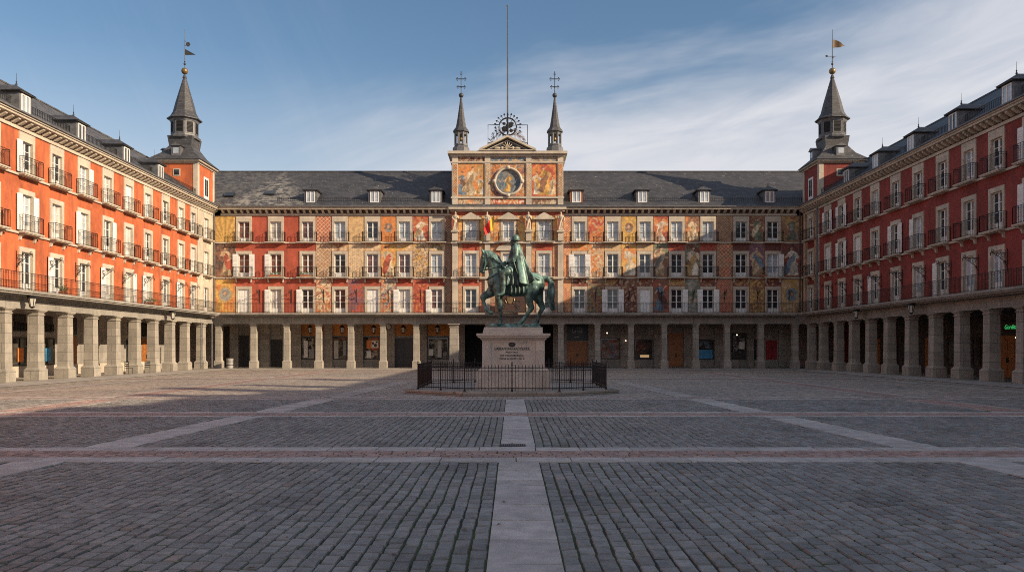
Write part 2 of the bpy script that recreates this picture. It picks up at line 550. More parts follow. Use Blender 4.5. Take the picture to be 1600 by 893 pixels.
def paint_figure(c, x, y, w, h, cx, base, top, robe, robe2, seed, lean=0.0):
    """one draped, gesturing figure (x, y in metres) from base to top, brushed loosely"""
    H = top - base; r = random.Random(seed); one = x[..., None] * 0
    wx = x + H * .16 * (fbm(x * 3.2 / H * 1.6 + 1, y * 3.2 / H * 1.6, seed + 20) - .5)
    wy = y + H * .10 * (fbm(x * 3.2 / H * 1.6 + 9, y * 3.2 / H * 1.6 + 4, seed + 21) - .5)
    t = np.clip((wy - base) / H, 0, 1); sway = .05 * np.sin(t * 4 + seed)
    ax = cx + (lean * t + sway) * H
    half = H * (.20 - .10 * sstep(t, .0, .5) + .045 * sstep(t, .5, .66) - .11 * sstep(t, .74, .86))
    ca, sa = math.cos(r.uniform(-.6, .6)), math.sin(r.uniform(-.6, .6))
    q1 = fbm((wx * ca + wy * sa) * 11 / H, (wy * ca - wx * sa) * 3.2 / H, seed + 30)
    q2 = fbm((wx * ca - wy * sa) * 9 / H + 5, (wy * ca + wx * sa) * 4 / H, seed + 33)
    inside = sstep(half - np.abs(wx - ax), -.02, .03) * sstep(wy, base - .02, base + .03) * sstep(base + H * .86 - wy, 0, .05)
    cl = lerp(A(robe) * .55 + one, A(robe) * 1.1 + one, sstep(q1, .34, .62))
    c = lerp(c, cl, inside)
    # cloak over one shoulder, falling to one side
    sg = r.choice((-1, 1))
    cd = seg(wx, wy, cx + lean * .7 * H - sg * .08 * H, base + H * .72, cx + sg * H * r.uniform(.1, .22), base + H * r.uniform(.08, .4))
    wdt = H * (.06 + .07 * (1 - t))
    c = lerp(c, lerp(A(robe2) * .5 + one, A(robe2) * 1.1 + one, sstep(q2, .36, .6)), sstep(wdt - cd, 0, .03) * .95)
    for g_ in (-1, 1):
        sx = cx + lean * .7 * H + g_ * H * .085; sy = base + H * .745
        ex = sx + g_ * H * r.uniform(.05, .15); ey = sy - H * r.uniform(.02, .18)
        hx = ex + g_ * H * r.uniform(-.12, .14); hy = ey + H * r.uniform(-.12, .2)
        d1 = seg(wx, wy, sx, sy, ex, ey); d2 = seg(wx, wy, ex, ey, hx, hy)
        c = lerp(c, lerp(A(robe) * .7 + one, A(robe) + one, q1), sstep(.045 * H - d1, 0, .03) * .9)
        c = lerp(c, A('skin') + one, sstep(.028 * H - d2, 0, .02) * .9)
    hx0 = cx + (lean * .95 + .05 * math.sin(4 + seed)) * H; hy0 = base + H * .92
    hd = np.hypot((x - hx0) / .8, y - hy0)
    c = lerp(c, A('skin') * .95 + one, sstep(H * .058 - hd, 0, .022))
    hh = np.hypot(x - hx0 - sg * .012 * H, y - hy0 - .022 * H)
    c = lerp(c, A('brown') * .7 + one, sstep(H * .058 - hh, 0, .02) * sstep(y + sg * (x - hx0) * .5, hy0 + .0, hy0 + H * .025) * .85)
    return c
def paint(kind, x, y, w, h, seed, a='orange', b='red', p='white', q='tan'):
    n = fbm(x * 1.7 + 3, y * 1.7 + seed, seed)
    n2 = fbm(x * 5 + 9, y * 5, seed + 9)
    one = x[..., None] * 0
    c = lerp(A(a) + one, A(b) + one, sstep(n, .35, .65))
    if kind == 'drape':
        ang = np.arctan2(x - w / 2, y + .25)
        f = .5 + .5 * np.sin(ang * 26 + 3 * n2)
        c = lerp(A('yellow') + one, A('ochre') * .8 + one, f * .8)
    elif kind in ('diamond', 'lattice'):
        s = .36 if kind == 'diamond' else .24
        k1 = np.abs(((x + y) / s) % 1 - .5); k2 = np.abs(((x - y) / s) % 1 - .5)
        line = sstep(np.maximum(k1, k2), .36, .45)
        dot = sstep(.2 - np.maximum(k1, k2), 0, .08)
        c = lerp(c, A(p) + one, line); c = lerp(c, A(q) + one, dot * .6)
    elif kind == 'scale':
        k1 = np.abs(((x) / .2) % 1 - .5); k2 = np.abs(((y) / .26 + np.floor(x / .2) * .5) % 1 - .5)
        d = np.hypot(k1, k2)
        c = lerp(A(a) + one, A(b) + one, sstep(d, .26, .38)); c = lerp(c, A(p) + one, sstep(.13 - d, 0, .08) * .8)
    elif kind == 'arabesque':
        f = np.sin(x * 9 + 6 * vnoise(x * 2.2, y * 2.2, seed)) * np.sin(y * 8 + 6 * vnoise(x * 2 + 7, y * 2.3, seed + 3))
        m = np.abs(x - w / 2)
        g_ = np.sin(m * 14 + 5 * np.sin(y * 3.1 + seed)) + .4 * np.sin(y * 17)
        c = lerp(c, A(p) + one, sstep(f, .25, .5) * .75); c = lerp(c, A(q) + one, sstep(g_, .9, 1.15) * .8)
    elif kind == 'medallion':
        d = np.hypot((x - w / 2) / .85, y - h * .55); R = min(w, h) * .40
        ring = sstep(d, R * .82, R * .9) * sstep(R * 1.08 - d, 0, .05)
        c = lerp(c, A(q) + one, ring)
        ins = sstep(R * .84 - d, 0, .04)
        f = fbm(x * 6, y * 6, seed + 4)
        c = lerp(c, lerp(A('grey') + one, A(p) + one, sstep(f, .35, .65)), ins)
        hd = np.hypot(x - w / 2 + .02, (y - h * .58) * .85)
        c = lerp(c, A('brown') * .7 + one, ins * sstep(.21 - np.abs(hd - .12), 0, .2) * .7)
        c = lerp(c, A('skin') + one, ins * sstep(.17 - hd, 0, .05) * .8)
    elif kind == 'figure':
        gs = np.sin(x * 16 + 5 * n2) * np.sin(y * 13 + 4 * n); c = lerp(c, A(q) * .8 + one, sstep(gs, .45, .7) * .35)
        c = paint_figure(c, x, y, w, h, w * .5 + .06 * math.sin(seed), h * .06, h * .93, p, q, seed, .04 * math.sin(seed * 1.7))
        c = lerp(c, A('brown') + one, sstep(h * .07 - y, 0, .05) * .8)
    elif kind == 'figures':
        k = max(2, int(w / .75))
        for i in range(k):
            c = paint_figure(c, x, y, w, h, w * (i + .5) / k, h * .05, h * (.62 + .3 * ((i * 7 + seed) % 3) / 2), (p, q, 'cream', 'white')[(i + seed) % 4], (q, 'brown', 'tan', b)[(i + seed) % 4], seed + i * 5, .08 * math.sin(seed + i * 2.1))
    elif kind == 'scene':
        xw = x + .35 * fbm(x * 3, y * 3, seed + 50); yw = y + .35 * fbm(x * 3 + 7, y * 3, seed + 51)
        f = fbm(xw * 3.4, yw * 3.0, seed + 5); g_ = fbm(xw * 6.4 + 5, yw * 6.2, seed + 8)
        c = lerp(c, A(p) + one, sstep(f, .50, .58)); c = lerp(c, A(q) + one, sstep(g_, .56, .66) * .85)
        c = lerp(c, A('dark') + one, sstep(g_, .40, .33) * .7)
    n3 = fbm(x * 13 + 2, y * 13, seed + 40)
    k = 1 + .45 * (n2 - .5) + .4 * (n3 - .5)
    return c * k[..., None]
FRAME = 'tan'
def fresco(parent, x0, x1, z0, z1, y, kind, seed, res=.034, frame=True, name='fresco_panel', **kw):
    w, h = x1 - x0, z1 - z0
    nx = max(4, int(w / res)); nz = max(4, int(h / res))
    X, Z = np.meshgrid(np.linspace(0, w, nx + 1), np.linspace(0, h, nz + 1))
    c = paint(kind, X, Z, w, h, seed, **kw)
    if frame:
        e = np.minimum(np.minimum(X, w - X), np.minimum(Z, h - Z))
        c = lerp(c, A(FRAME) * .6 + X[..., None] * 0, sstep(.05 - e, 0, .02) * .7)
    V = [(x0 + a, y, z0 + d) for a, d in zip(X.ravel(), Z.ravel())]
    N = len(V)
    F = [(j * (nx + 1) + i, j * (nx + 1) + i + 1, (j + 1) * (nx + 1) + i + 1, (j + 1) * (nx + 1) + i) for j in range(nz) for i in range(nx)]
    # give the panel a thin rim so it is a plate set on the wall
    V += [(x0, y + .02, z0), (x1, y + .02, z0), (x1, y + .02, z1), (x0, y + .02, z1)]
    a0, a1, a2, a3 = 0, nx, nz * (nx + 1) + nx, nz * (nx + 1)
    F += [tuple(range(0, nx + 1)) [::-1] + (N, N + 1)]
    F += [(a1, N + 1, N + 2, a2), (a3, N + 3, N, a0)]
    me = bpy.data.meshes.new(name); me.from_pydata(V, [], F); me.update(); me.materials.append(M['fresco'])
    cols = np.concatenate([c.reshape(-1, 3), np.tile(c.reshape(-1, 3).mean(0), (4, 1))])
    set_paint(me, cols)
    return place(name, me, parent)

# ------------------------------------------------------------------ ground
mb = MB(); mb.box(-1500, 1500, -1200, 2400, -.5, -.017)
struct(mb.build('ground', 'joint'))

Y0B, Y1B = 5.0, 29.4
def lim(y): return min(.70 * y + 1.6, 26.5)
mb = MB()
mb.quad((-80, -60, 0), (80, -60, 0), (80, Y0B, 0), (-80, Y0B, 0))
ys = np.linspace(Y0B, Y1B, 25)
for a, b_ in zip(ys[:-1], ys[1:]):
    for s in (-1, 1):
        p = [(s * lim(a), a, 0), (s * 80, a, 0), (s * 80, b_, 0), (s * lim(b_), b_, 0)]
        mb.quad(*(p if s > 0 else p[::-1]))
mb.quad((-80, Y1B, 0), (80, Y1B, 0), (80, 130, 0), (-80, 130, 0))
struct(mb.build('paving', 'paving'))

BANDS = [(13.32, 13.88, 14.75, 15.27), (22.1, 22.4, 23.27, 23.67), (29.4, 29.7, 30.5, 30.8)]
SX0, SX1 = -.229, .462
def diag(y): return 8.05 - (y - 12) * .062      # centre of the slanting pale strips
DW = .46
def in_strip(x, y):
    if SX0 - .02 < x < SX1 + .02: return True
    if any(b[0] < y < b[3] for b in BANDS): return True
    if abs(abs(x) - diag(y)) < DW: return True
    if 14.3 < abs(x) < 15.9: return True
    return False
def blocks(name, items, mat, bevel=.012, gap=.011):
    """items: (x0,x1,y0,y1,z,colour)"""
    V = np.zeros((len(items) * 8, 3)); F = []; Cc = np.zeros((len(items) * 8, 3)); r = np.random.RandomState(3)
    for k, (x0, x1, y0, y1, z, c) in enumerate(items):
        jit = r.uniform(-.007, .007, 8) if bevel > .01 else r.uniform(-.002, .002, 8)
        tilt = r.uniform(-.004, .004, 2)
        g = gap / 2
        gx = g * (.95 if bevel > .01 else 1); g = g * (2.7 if bevel > .01 else 1)
        xs = (x0 + gx + jit[0], x1 - gx + jit[1], x1 - gx + jit[2], x0 + gx + jit[3])
        yy = (y0 + g + jit[4], y0 + g + jit[5], y1 - g + jit[6], y1 - g + jit[7])
        bx = (bevel, -bevel, -bevel, bevel); by = (bevel, bevel, -bevel, -bevel)
        zt = (z - tilt[0] - tilt[1], z + tilt[0] - tilt[1], z + tilt[0] + tilt[1], z - tilt[0] + tilt[1])
        for i in range(4):
            V[k * 8 + i] = (xs[i], yy[i], -.028)
            V[k * 8 + 4 + i] = (xs[i] + bx[i], yy[i] + by[i], zt[i])
        o = k * 8
        F += [(o + 4, o + 5, o + 6, o + 7)] + [(o + i, o + (i + 1) % 4, o + 4 + (i + 1) % 4, o + 4 + i) for i in range(4)]
        Cc[o:o + 8] = c
    me = bpy.data.meshes.new(name); me.from_pydata(V.tolist(), [], F); me.update(); me.materials.append(M[mat])
    set_paint(me, Cc)
    return struct(place(name, me))
rs = np.random.RandomState(11)
items = []
BW, BL = .165, .255
ncol = int(27 / BW)
for ci in range(-ncol, ncol):
    xa = (SX1 if ci >= 0 else SX0) + (ci * BW if ci >= 0 else (ci + 1) * BW - BW)
    y = Y0B + rs.uniform(0, BL)
    while y < Y1B:
        ln = BL * rs.uniform(.78, 1.25); y1 = min(y + ln, Y1B)
        xm, ym = xa + BW / 2, (y + y1) / 2
        if abs(xm) < lim(ym) + .15 and not in_strip(xm, ym):
            for b_ in BANDS:                         # trim at the bands
                if y < b_[0] < y1: y1 = b_[0]
                if y < b_[3] < y1: y = b_[3]
            wv = (.012 * math.sin(ym * .8 + ci * .21) + .008 * math.sin(ym * 2.3 + ci * .5)) * min(1, abs(ci + .5) / 3)
            k = rs.uniform(.78, 1.25) * (1 - .3 * max(0, math.sin(xm * 1.7 + 3) * math.sin(ym * 1.1)) ** 3)
            warm = .5 + .5 * math.sin(xm * .35 + 1.0) * math.cos(ym * .27)
            warm = warm * .45 + (.45 if xm < -3 else 0.05)
            base = np.array((.196, .206, .202)) * (1 - warm) + np.array((.222, .208, .188)) * warm
            if rs.rand() < .03: base = base * np.array((1.15, 1.03, .97))
            items.append((xa + wv, xa + BW + wv, y, y1, rs.uniform(-.006, .005), base * k))
        y = max(y1, y + .05)
blocks('cobblestones', items, 'cobble')

# pale slabs of the central strip and of the bands, red setts between
items = []
y = 4.0
while y < 29.4:
    ln = rs.choice([.42, .55, .72, .9]); y1 = y + ln
    for b_ in BANDS:
        if y < b_[0] < y1: y1 = b_[0]
        if b_[0] - .001 <= y < b_[3]: y = b_[3]; y1 = y + ln
    k = rs.uniform(.88, 1.12)
    items.append((SX0, SX1, y, min(y1, 29.4), rs.uniform(-.001, .002), np.array((.42, .405, .385)) * k))
    y = y1
blocks('paving_strip', items, 'slab', .006, .008)
items = []; reds = []
for bi, (a, b1, c1, d) in enumerate(BANDS):
    ext = lim(d) if bi < 2 else 26
    for lo, hi in ((a, b1), (c1, d)):
        x = -ext + rs.uniform(0, .3)
        while x < ext:
            ln = rs.uniform(.8, 1.35); k = rs.uniform(.85, 1.12)
            items.append((x, x + ln, lo, hi, rs.uniform(-.001, .002), np.array((.41, .392, .368)) * k)); x += ln
    rows = 5 if bi < 2 else 4
    for r_ in range(rows):
        lo = b1 + (c1 - b1) * r_ / rows; hi = b1 + (c1 - b1) * (r_ + 1) / rows
        x = -ext + rs.uniform(0, .2)
        while x < ext:
            ln = rs.uniform(.2, .29); k = rs.uniform(.75, 1.2)
            reds.append((x, x + ln, lo, hi, rs.uniform(-.004, .003), np.array((.335, .235, .205)) * k)); x += ln
for s in (-1, 1):                                # slanting pale strips
    y = 4.0
    while y < 29.4:
        ln = rs.uniform(.5, .85); y1 = y + ln
        for b_ in BANDS:
            if y < b_[0] < y1: y1 = b_[0]
            if b_[0] - .001 <= y < b_[3]: y = b_[3]; y1 = y + ln
        y1 = min(y1, 29.4); k = rs.uniform(.86, 1.12); xm = s * diag((y + y1) / 2)
        items.append((xm - DW, xm + DW, y, y1, rs.uniform(-.001, .002), np.array((.41, .392, .368)) * k)); y = y1
blocks('granite_bands', items, 'slab', .006, .008)
for s in (-1, 1):
    y = Y0B
    while y < 29.3:
        for q in range(5):
            xx = s * 15.1 - .5 + q * .2
            ln = rs.uniform(.22, .28); k = rs.uniform(.75, 1.2)
            if not any(b_[0] - .2 < y < b_[3] + .05 for b_ in BANDS) and lim(y) > 14.2:
                reds.append((xx, xx + .2, y, y + .25, rs.uniform(-.004, .003), np.array((.335, .235, .205)) * k))
        y += .25
blocks('red_setts', reds, 'cobble', .012, .01)
mb = MB()                                         # pale edges of the long red bands, near part
for s in (-1, 1):
    for xx in (14.3, 15.62):
        y = Y0B
        while y < 29.3:
            if lim(y) > 14.2 and not any(b_[0] - .6 < y < b_[3] for b_ in BANDS):
                mb.box(min(s * xx, s * (xx + .28)), max(s * xx, s * (xx + .28)), y, y + .59, -.028, .002)
            y += .6
struct(mb.build('band_edging', 'palepave'))
# far bands on the sheet
mb = MB(); mr = MB()
def strip(m, x0, x1, y0, y1, z): m.quad((x0, y0, z), (x1, y0, z), (x1, y1, z), (x0, y1, z))
for s in (-1, 1):
    for xx in (14.3, 15.62):
        strip(mb, *sorted((s * xx, s * (xx + .28))), 30.8, 70, .004)
    strip(mr, *sorted((s * 14.58, s * 15.62)), 30.8, 70, .004)
    a = s * diag(30.8); c1 = s * diag(44)
    mb.quad((a - DW, 30.8, .008), (a + DW, 30.8, .008), (c1 + DW, 44, .008), (c1 - DW, 44, .008))
    strip(mb, *sorted((s * 21.5, s * 22.1)), 30.8, 70, .006)
for y in (48.0, 61.0):
    strip(mb, -27, 27, y, y + .4, .012); strip(mr, -27, 27, y + .4, y + 1.5, .012); strip(mb, -27, 27, y + 1.5, y + 1.9, .012)
strip(mb, -27.2, 26.6, 69.5, 73.2, .016)
for s, x0, x1 in ((-1, -27.4, -24.6), (1, 24.2, 26.8)):
    strip(mb, x0, x1, 31, 69.5, .016)
struct(mb.build('granite_lines', 'palepave')); struct(mr.build('red_lines', 'redpave'))

# ------------------------------------------------------------------ shared building parts
ZF = (5.20, 8.55, 11.85)           # floors of the three storeys
WH = (2.2, 2.15, 1.88)             # height of the window openings
WW = 1.04
def casement(w, h):
    m = MB(); y0, y1 = .12, .18
    m.box(-w / 2, -w / 2 + .06, y0, y1, 0, h); m.box(w / 2 - .06, w / 2, y0, y1, 0, h)
    m.box(-w / 2 + .06, w / 2 - .06, y0, y1, h - .06, h); m.box(-w / 2 + .06, w / 2 - .06, y0, y1, 0, h * .2)
    m.box(-.055, .055, y0 - .015, y1, h * .2, h - .06)
    for z in (.47, .73):
        for s in (-1, 1):
            a, b = sorted((s * .055, s * (w / 2 - .06)))
            m.box(a, b, y0 + .01, y1 - .01, h * z - .018, h * z + .018)
    return m
def surround(w, h, lint):
    m = MB(); a = w / 2; t = .22
    m.box(-a - t, -a, -.06, .2, 0, h); m.box(a, a + t, -.06, .2, 0, h)
    m.box(-a - t, a + t, -.065, .2, h, h + lint)
    m.box(-a, a, -.02, .2, -.06, 0)
    return m
def shutter(h):
    m = MB(); m.box(0, .5, -.13, -.09, .05, h - .02)
    for i in range(int(h / .12) - 2):
        z = .16 + i * .12; m.box(.06, .44, -.145, -.13, z, z + .07)
    return m
def shutter_closed(w, h):
    m = MB()
    for s in (-1, 1):
        a, b = sorted((s * .01, s * w / 2)); m.box(a, b, .06, .10, .02, h - .02)
        for i in range(3):
            z0 = .1 + i * h * .31; m.box(a + .07, b - .07, .045, .06, z0, z0 + h * .27)
    return m
def pane(w, h):
    m = MB(); m.box(-w / 2 + .03, w / 2 - .03, .165, .175, h * .1, h - .03); return m
WM = {}
for i, h in enumerate(WH):
    WM['case', i] = casement(WW, h).mesh('window', 'white')
    WM['sur', i] = surround(WW, h, .5 if i == 2 else .28).mesh('surround', 'trim')
    WM['shut', i] = shutter(h).mesh('shutter', 'white')
    WM['closed', i] = shutter_closed(WW, h).mesh('closed_shutters', 'white')
    for k in ('pane_dark', 'pane_blue', 'pane_red', 'pane_pale'):
        WM[k, i] = pane(WW, h).mesh('pane', k)
def add_window(root, u, row, pk='pane_dark', shut='', y=0.0, sur=True):
    z = ZF[row]
    w = place('window', WM['case', row], root, (u, y, z))
    place('pane', WM[pk, row], w)
    if sur: place('surround', WM['sur', row], w)
    if 'l' in shut: place('shutter', WM['shut', row], w, (-WW / 2 - .5, 0, 0))
    if 'r' in shut: place('shutter', WM['shut', row], w, (WW / 2, 0, 0))
    if 'c' in shut: place('closed_shutters', WM['closed', row], w)
    return w
def rail_bars(m, pts, h, sp=.125, r=.007, z0=.06):
    for a, b in zip(pts[:-1], pts[1:]):
        a = Vector((*a, 0)); b = Vector((*b, 0)); d = b - a; n = max(1, int(d.length / sp))
        for zz, rr in ((z0, .014), (h, .017), (h - .12, .008)):
            m.tube([a + Vector((0, 0, zz)), b + Vector((0, 0, zz))], rr, 4)
        for i in range(n + 1):
            p = a + d * (i / n); q = r * (2.0 if i in (0, n) else 1)
            m.box(p.x - q, p.x + q, p.y - q, p.y + q, 0, h)
def balcony(hw, d, corb):
    m = MB(); m.box(-hw, hw, -d, -.002, -.07, .004); m.box(-hw + .05, hw - .05, -d + .05, -.002, -.12, -.07)
    if corb:
        for s in (-1, 1):
            m.prismx([(-.002, -.12), (-d * .62, -.12), (-d * .56, -.2), (-.15, -.27), (-.1, -.46), (-.002, -.5)], s * (hw - .24) - .065, s * (hw - .24) + .065)
    r = MB(); rail_bars(r, [(-hw + .04, -.03), (-hw + .04, -d + .05), (hw - .04, -d + .05), (hw - .04, -.03)], .95)
    return m.mesh('balcony', 'trim'), r.mesh('railing', 'iron')
BAL2 = balcony(.92, .52, True); BAL3 = balcony(.92, .50, False)
def add_balcony(root, u, row, y=0):
    bm = BAL2 if row == 1 else BAL3
    o = place('balcony', bm[0], root, (u, y, ZF[row] - .04)); place('railing', bm[1], o)
def pillar_mesh(b=.45, s=.33, top=4.18, bh=.62):
    m = MB()
    m.box(-b, b, -b, b, -.02, bh); m.frustum((-b, b, -b, b, bh), (-s, s, -s, s, bh + .14))
    m.frustum((-s, s, -s, s, bh + .14), (-s * .93, s * .93, -s * .93, s * .93, top - .34))
    k = s * 1.06; m.box(-k, k, -k, k, top - .34, top - .27)
    m.box(-s * .95, s * .95, -s * .95, s * .95, top - .27, top - .18)
    m.frustum((-s, s, -s, s, top - .18), (-s * 1.28, s * 1.28, -s * 1.28, s * 1.28, top - .08))
    k = s * 1.32; m.box(-k, k, -k, k, top - .08, top)
    return m.mesh('pillar', 'stone')
PIL = pillar_mesh(); PILC = pillar_mesh(.36, .27)
def bracket_mesh():
    m = MB()
    m.box(-.02, .02, -.03, 0, -.9, .35)
    m.tube([(0, 0, .12), (0, -.95, .12)], .022, 5)
    pts = [(0, -.05 - .75 * t, -.6 + .68 * t ** .6) for t in np.linspace(0, 1, 9)]
    m.tube(pts, .02, 5)
    for cy, cz, r in ((-.25, -.05, .15), (-.55, .0, .1), (-.16, -.42, .1), (-.85, .22, .09)):
        m.tube([(0, cy + r * (1 - .06 * i) * math.cos(i * .7), cz + r * (1 - .06 * i) * math.sin(i * .7)) for i in range(12)], .016, 4)
    m.tube([(0, -.95, .12), (0, -.95, -.05)], .02, 4)
    return m.mesh('iron_bracket', 'iron')
BRK = bracket_mesh()
# dormer
def dormer_parts():
    m = MB(); hw = .62; z0, z1 = 0, 1.42
    m.box(-hw, hw, 0, 2.3, z0, z1)
    r = MB(); e = .82
    r.add([(-e, -.22, z1), (e, -.22, z1), (e, 3.2, z1), (-e, 3.2, z1), (0, .55, z1 + .55), (0, 3.2, z1 + .55)],
          [(0, 1, 4), (1, 2, 5, 4), (0, 4, 5, 3), (2, 3, 5), (3, 2, 1, 0)])
    r.box(-e + .04, e - .04, -.17, 2.4, z1 - .07, z1)
    w = MB(); a = .44
    w.box(-a, -a + .08, -.05, -.002, .06, 1.3); w.box(a - .08, a, -.05, -.002, .06, 1.3)
    w.box(-a + .08, a - .08, -.05, -.002, 1.22, 1.3); w.box(-a + .08, a - .08, -.05, -.002, .06, .2); w.box(-.05, .05, -.055, -.002, .2, 1.22)
    p = MB(); p.box(-a + .05, a - .05, -.02, -.003, .15, 1.25)
    f = MB(); f.lathe([(.05, 0), (.06, .08), (.02, .14), (.045, .22), (.012, .28), (.008, .75), (.001, .8)], n=6)
    return (m.mesh('dormer', 'lead'), r.mesh('dormer_roof', 'slate_dark'), w.mesh('dormer_window', 'white'), p, f.mesh('finial', 'iron_grey'))
DM = dormer_parts()
DMP = {k: DM[3].mesh('pane', k) for k in ('pane_dark', 'pane_blue', 'pane_red')}
DM_RED = DM[0].copy(); DM_RED.materials[0] = M['terracotta']
def add_dormer(root, u, y, z, pk='pane_blue', red=False):
    o = place('dormer', DM_RED if red else DM[0], root, (u, y + .08, z)); o.scale = (.93, 1, .9)
    place('dormer_roof', DM[1], o); place('dormer_window', DM[2], o); place('pane', DMP[pk], o); place('finial', DM[4], o, (0, .5, 1.93))

def long_wall(root, u0, u1, us, mat, y=0, z0=4.95, z1=14.3):
    holes = []
    for u_ in us:
        for r in range(3): holes.append((u_ - WW / 2 - .02, u_ + WW / 2 + .02, ZF[r] - .02, ZF[r] + WH[r] + .02))
    m = MB(); m.wall(u0, u1, z0, z1, holes, y)
    return m.build('wall', mat, root)
def cornice(root, u0, u1, mat='trim', y=0.0):
    m = MB()
    m.box(u0, u1, y - .09, y, 14.28, 14.46); m.box(u0, u1, y - .04, y, 14.46, 14.80)
    m.box(u0, u1, y - .62, y + .3, 14.80, 14.93); m.box(u0, u1, y - .70, y + .3, 14.93, 15.03)
    n = int((u1 - u0) / .58)
    for i in range(n):
        c = u0 + (i + .5) * (u1 - u0) / n
        m.prismx([(y - .04, 14.5), (y - .2, 14.5), (y - .5, 14.68), (y - .5, 14.8), (y - .04, 14.8)], c - .1, c + .1)
    m.build('cornice', mat, root)
    f = MB()
    f.box(u0, u1, y - .048, y - .042, 14.47, 14.79); f.build('frieze', 'darkwood', root)
def roof(root, u0, u1, ridge_y, ridge_z, back, mat='slate'):
    m = MB()
    m.prismx([(-.72, 15.035), (ridge_y, ridge_z), (back, 15.035)][::-1], u0, u1)
    m.box(u0, u1, ridge_y - .12, ridge_y + .12, ridge_z - .05, ridge_z + .05)
    m.build('roof', mat, root)
    g = MB(); g.box(u0, u1, -.80, -.64, 15.02, 15.10); g.build('gutter', 'lead', root)
def roof_rail(root, u0, u1, y=.12, z=15.3):
    m = MB(); rail_bars(m, [(u0, y), (u1, y)], .72, .17, .012); m.build('roof_railing', 'iron', root, (0, 0, z))
def first_balcony(root, u0, u1, y=0.0, d=.95):
    m = MB(); m.box(u0, u1, y - d, y, 5.0, 5.15); m.box(u0, u1, y - d + .1, y, 4.9, 5.0); m.box(u0, u1, y - d * .55, y, 4.8, 4.9)
    m.build('long_balcony', 'stone_dark', root)
    r = MB(); rail_bars(r, [(u0, y - d + .06), (u1, y - d + .06)], .95, .135, .008)
    r.build('long_railing', 'iron', root, (0, 0, 5.15))
def arcade_shell(root, u0, u1, inner=4.2, lit=True):
    m = MB(); m.box(u0, u1, -.02, .74, 4.16, 4.92); m.box(u0, u1, -.06, .78, 4.55, 4.62); m.build('lintel', 'stone_dark', root)
    m = MB(); m.box(u0, u1, .74, inner + .3, 4.45, 4.6); m.build('arcade_ceiling', 'orange_wall' if lit else 'shopfront_shade', root)
    m = MB(); m.box(u0, u1, inner, inner + .3, -.02, 4.45); m.build('arcade_wall', 'stone_dark' if lit else 'shopfront_shade', root)
    m = MB(); m.box(u0, u1, 11.2, 11.5, 0, 15.0); m.build('rear_wall', 'red_right', root)
def shop(root, kind, u0, u1, z0, z1, inner=4.2, mat=None):
    """door or shop window let into the arcade wall; parts of the building"""
    y = inner
    if kind == 'window':
        f = MB(); t = .07
        f.box(u0, u0 + t, y - .08, y - .002, z0, z1); f.box(u1 - t, u1, y - .08, y - .002, z0, z1)
        f.box(u0 + t, u1 - t, y - .08, y - .002, z1 - t, z1); f.box(u0 + t, u1 - t, y - .08, y - .002, z0, z0 + t)
        c = (u0 + u1) / 2; f.box(c - .025, c + .025, y - .075, y - .002, z0 + t, z1 - t)
        o = f.build('shop_window', mat or 'black_board', root)
        p = MB(); p.box(u0 + .03, u1 - .03, y - .03, y - .003, z0 + .03, z1 - .03); p.build('pane', 'shop_glass', o)
    else:
        f = MB(); f.box(u0, u1, y - .06, y - .002, z0, z1)
        c = (u0 + u1) / 2
        for a, b in ((u0 + .1, c - .06), (c + .06, u1 - .1)):
            if b - a < .2: continue
            for i in range(3):
                h = (z1 - z0 - .3) / 3; f.box(a, b, y - .085, y - .06, z0 + .15 + i * h, z0 + .05 + (i + 1) * h)
        o = f.build('door', mat or 'darkwood', root)
        h = MB(); h.box(c - .09, c - .04, y - .13, y - .06, z0 + .95, z0 + 1.3); h.box(c + .04, c + .09, y - .13, y - .06, z0 + .95, z0 + 1.3); h.build('handle', 'iron', o)
    return o

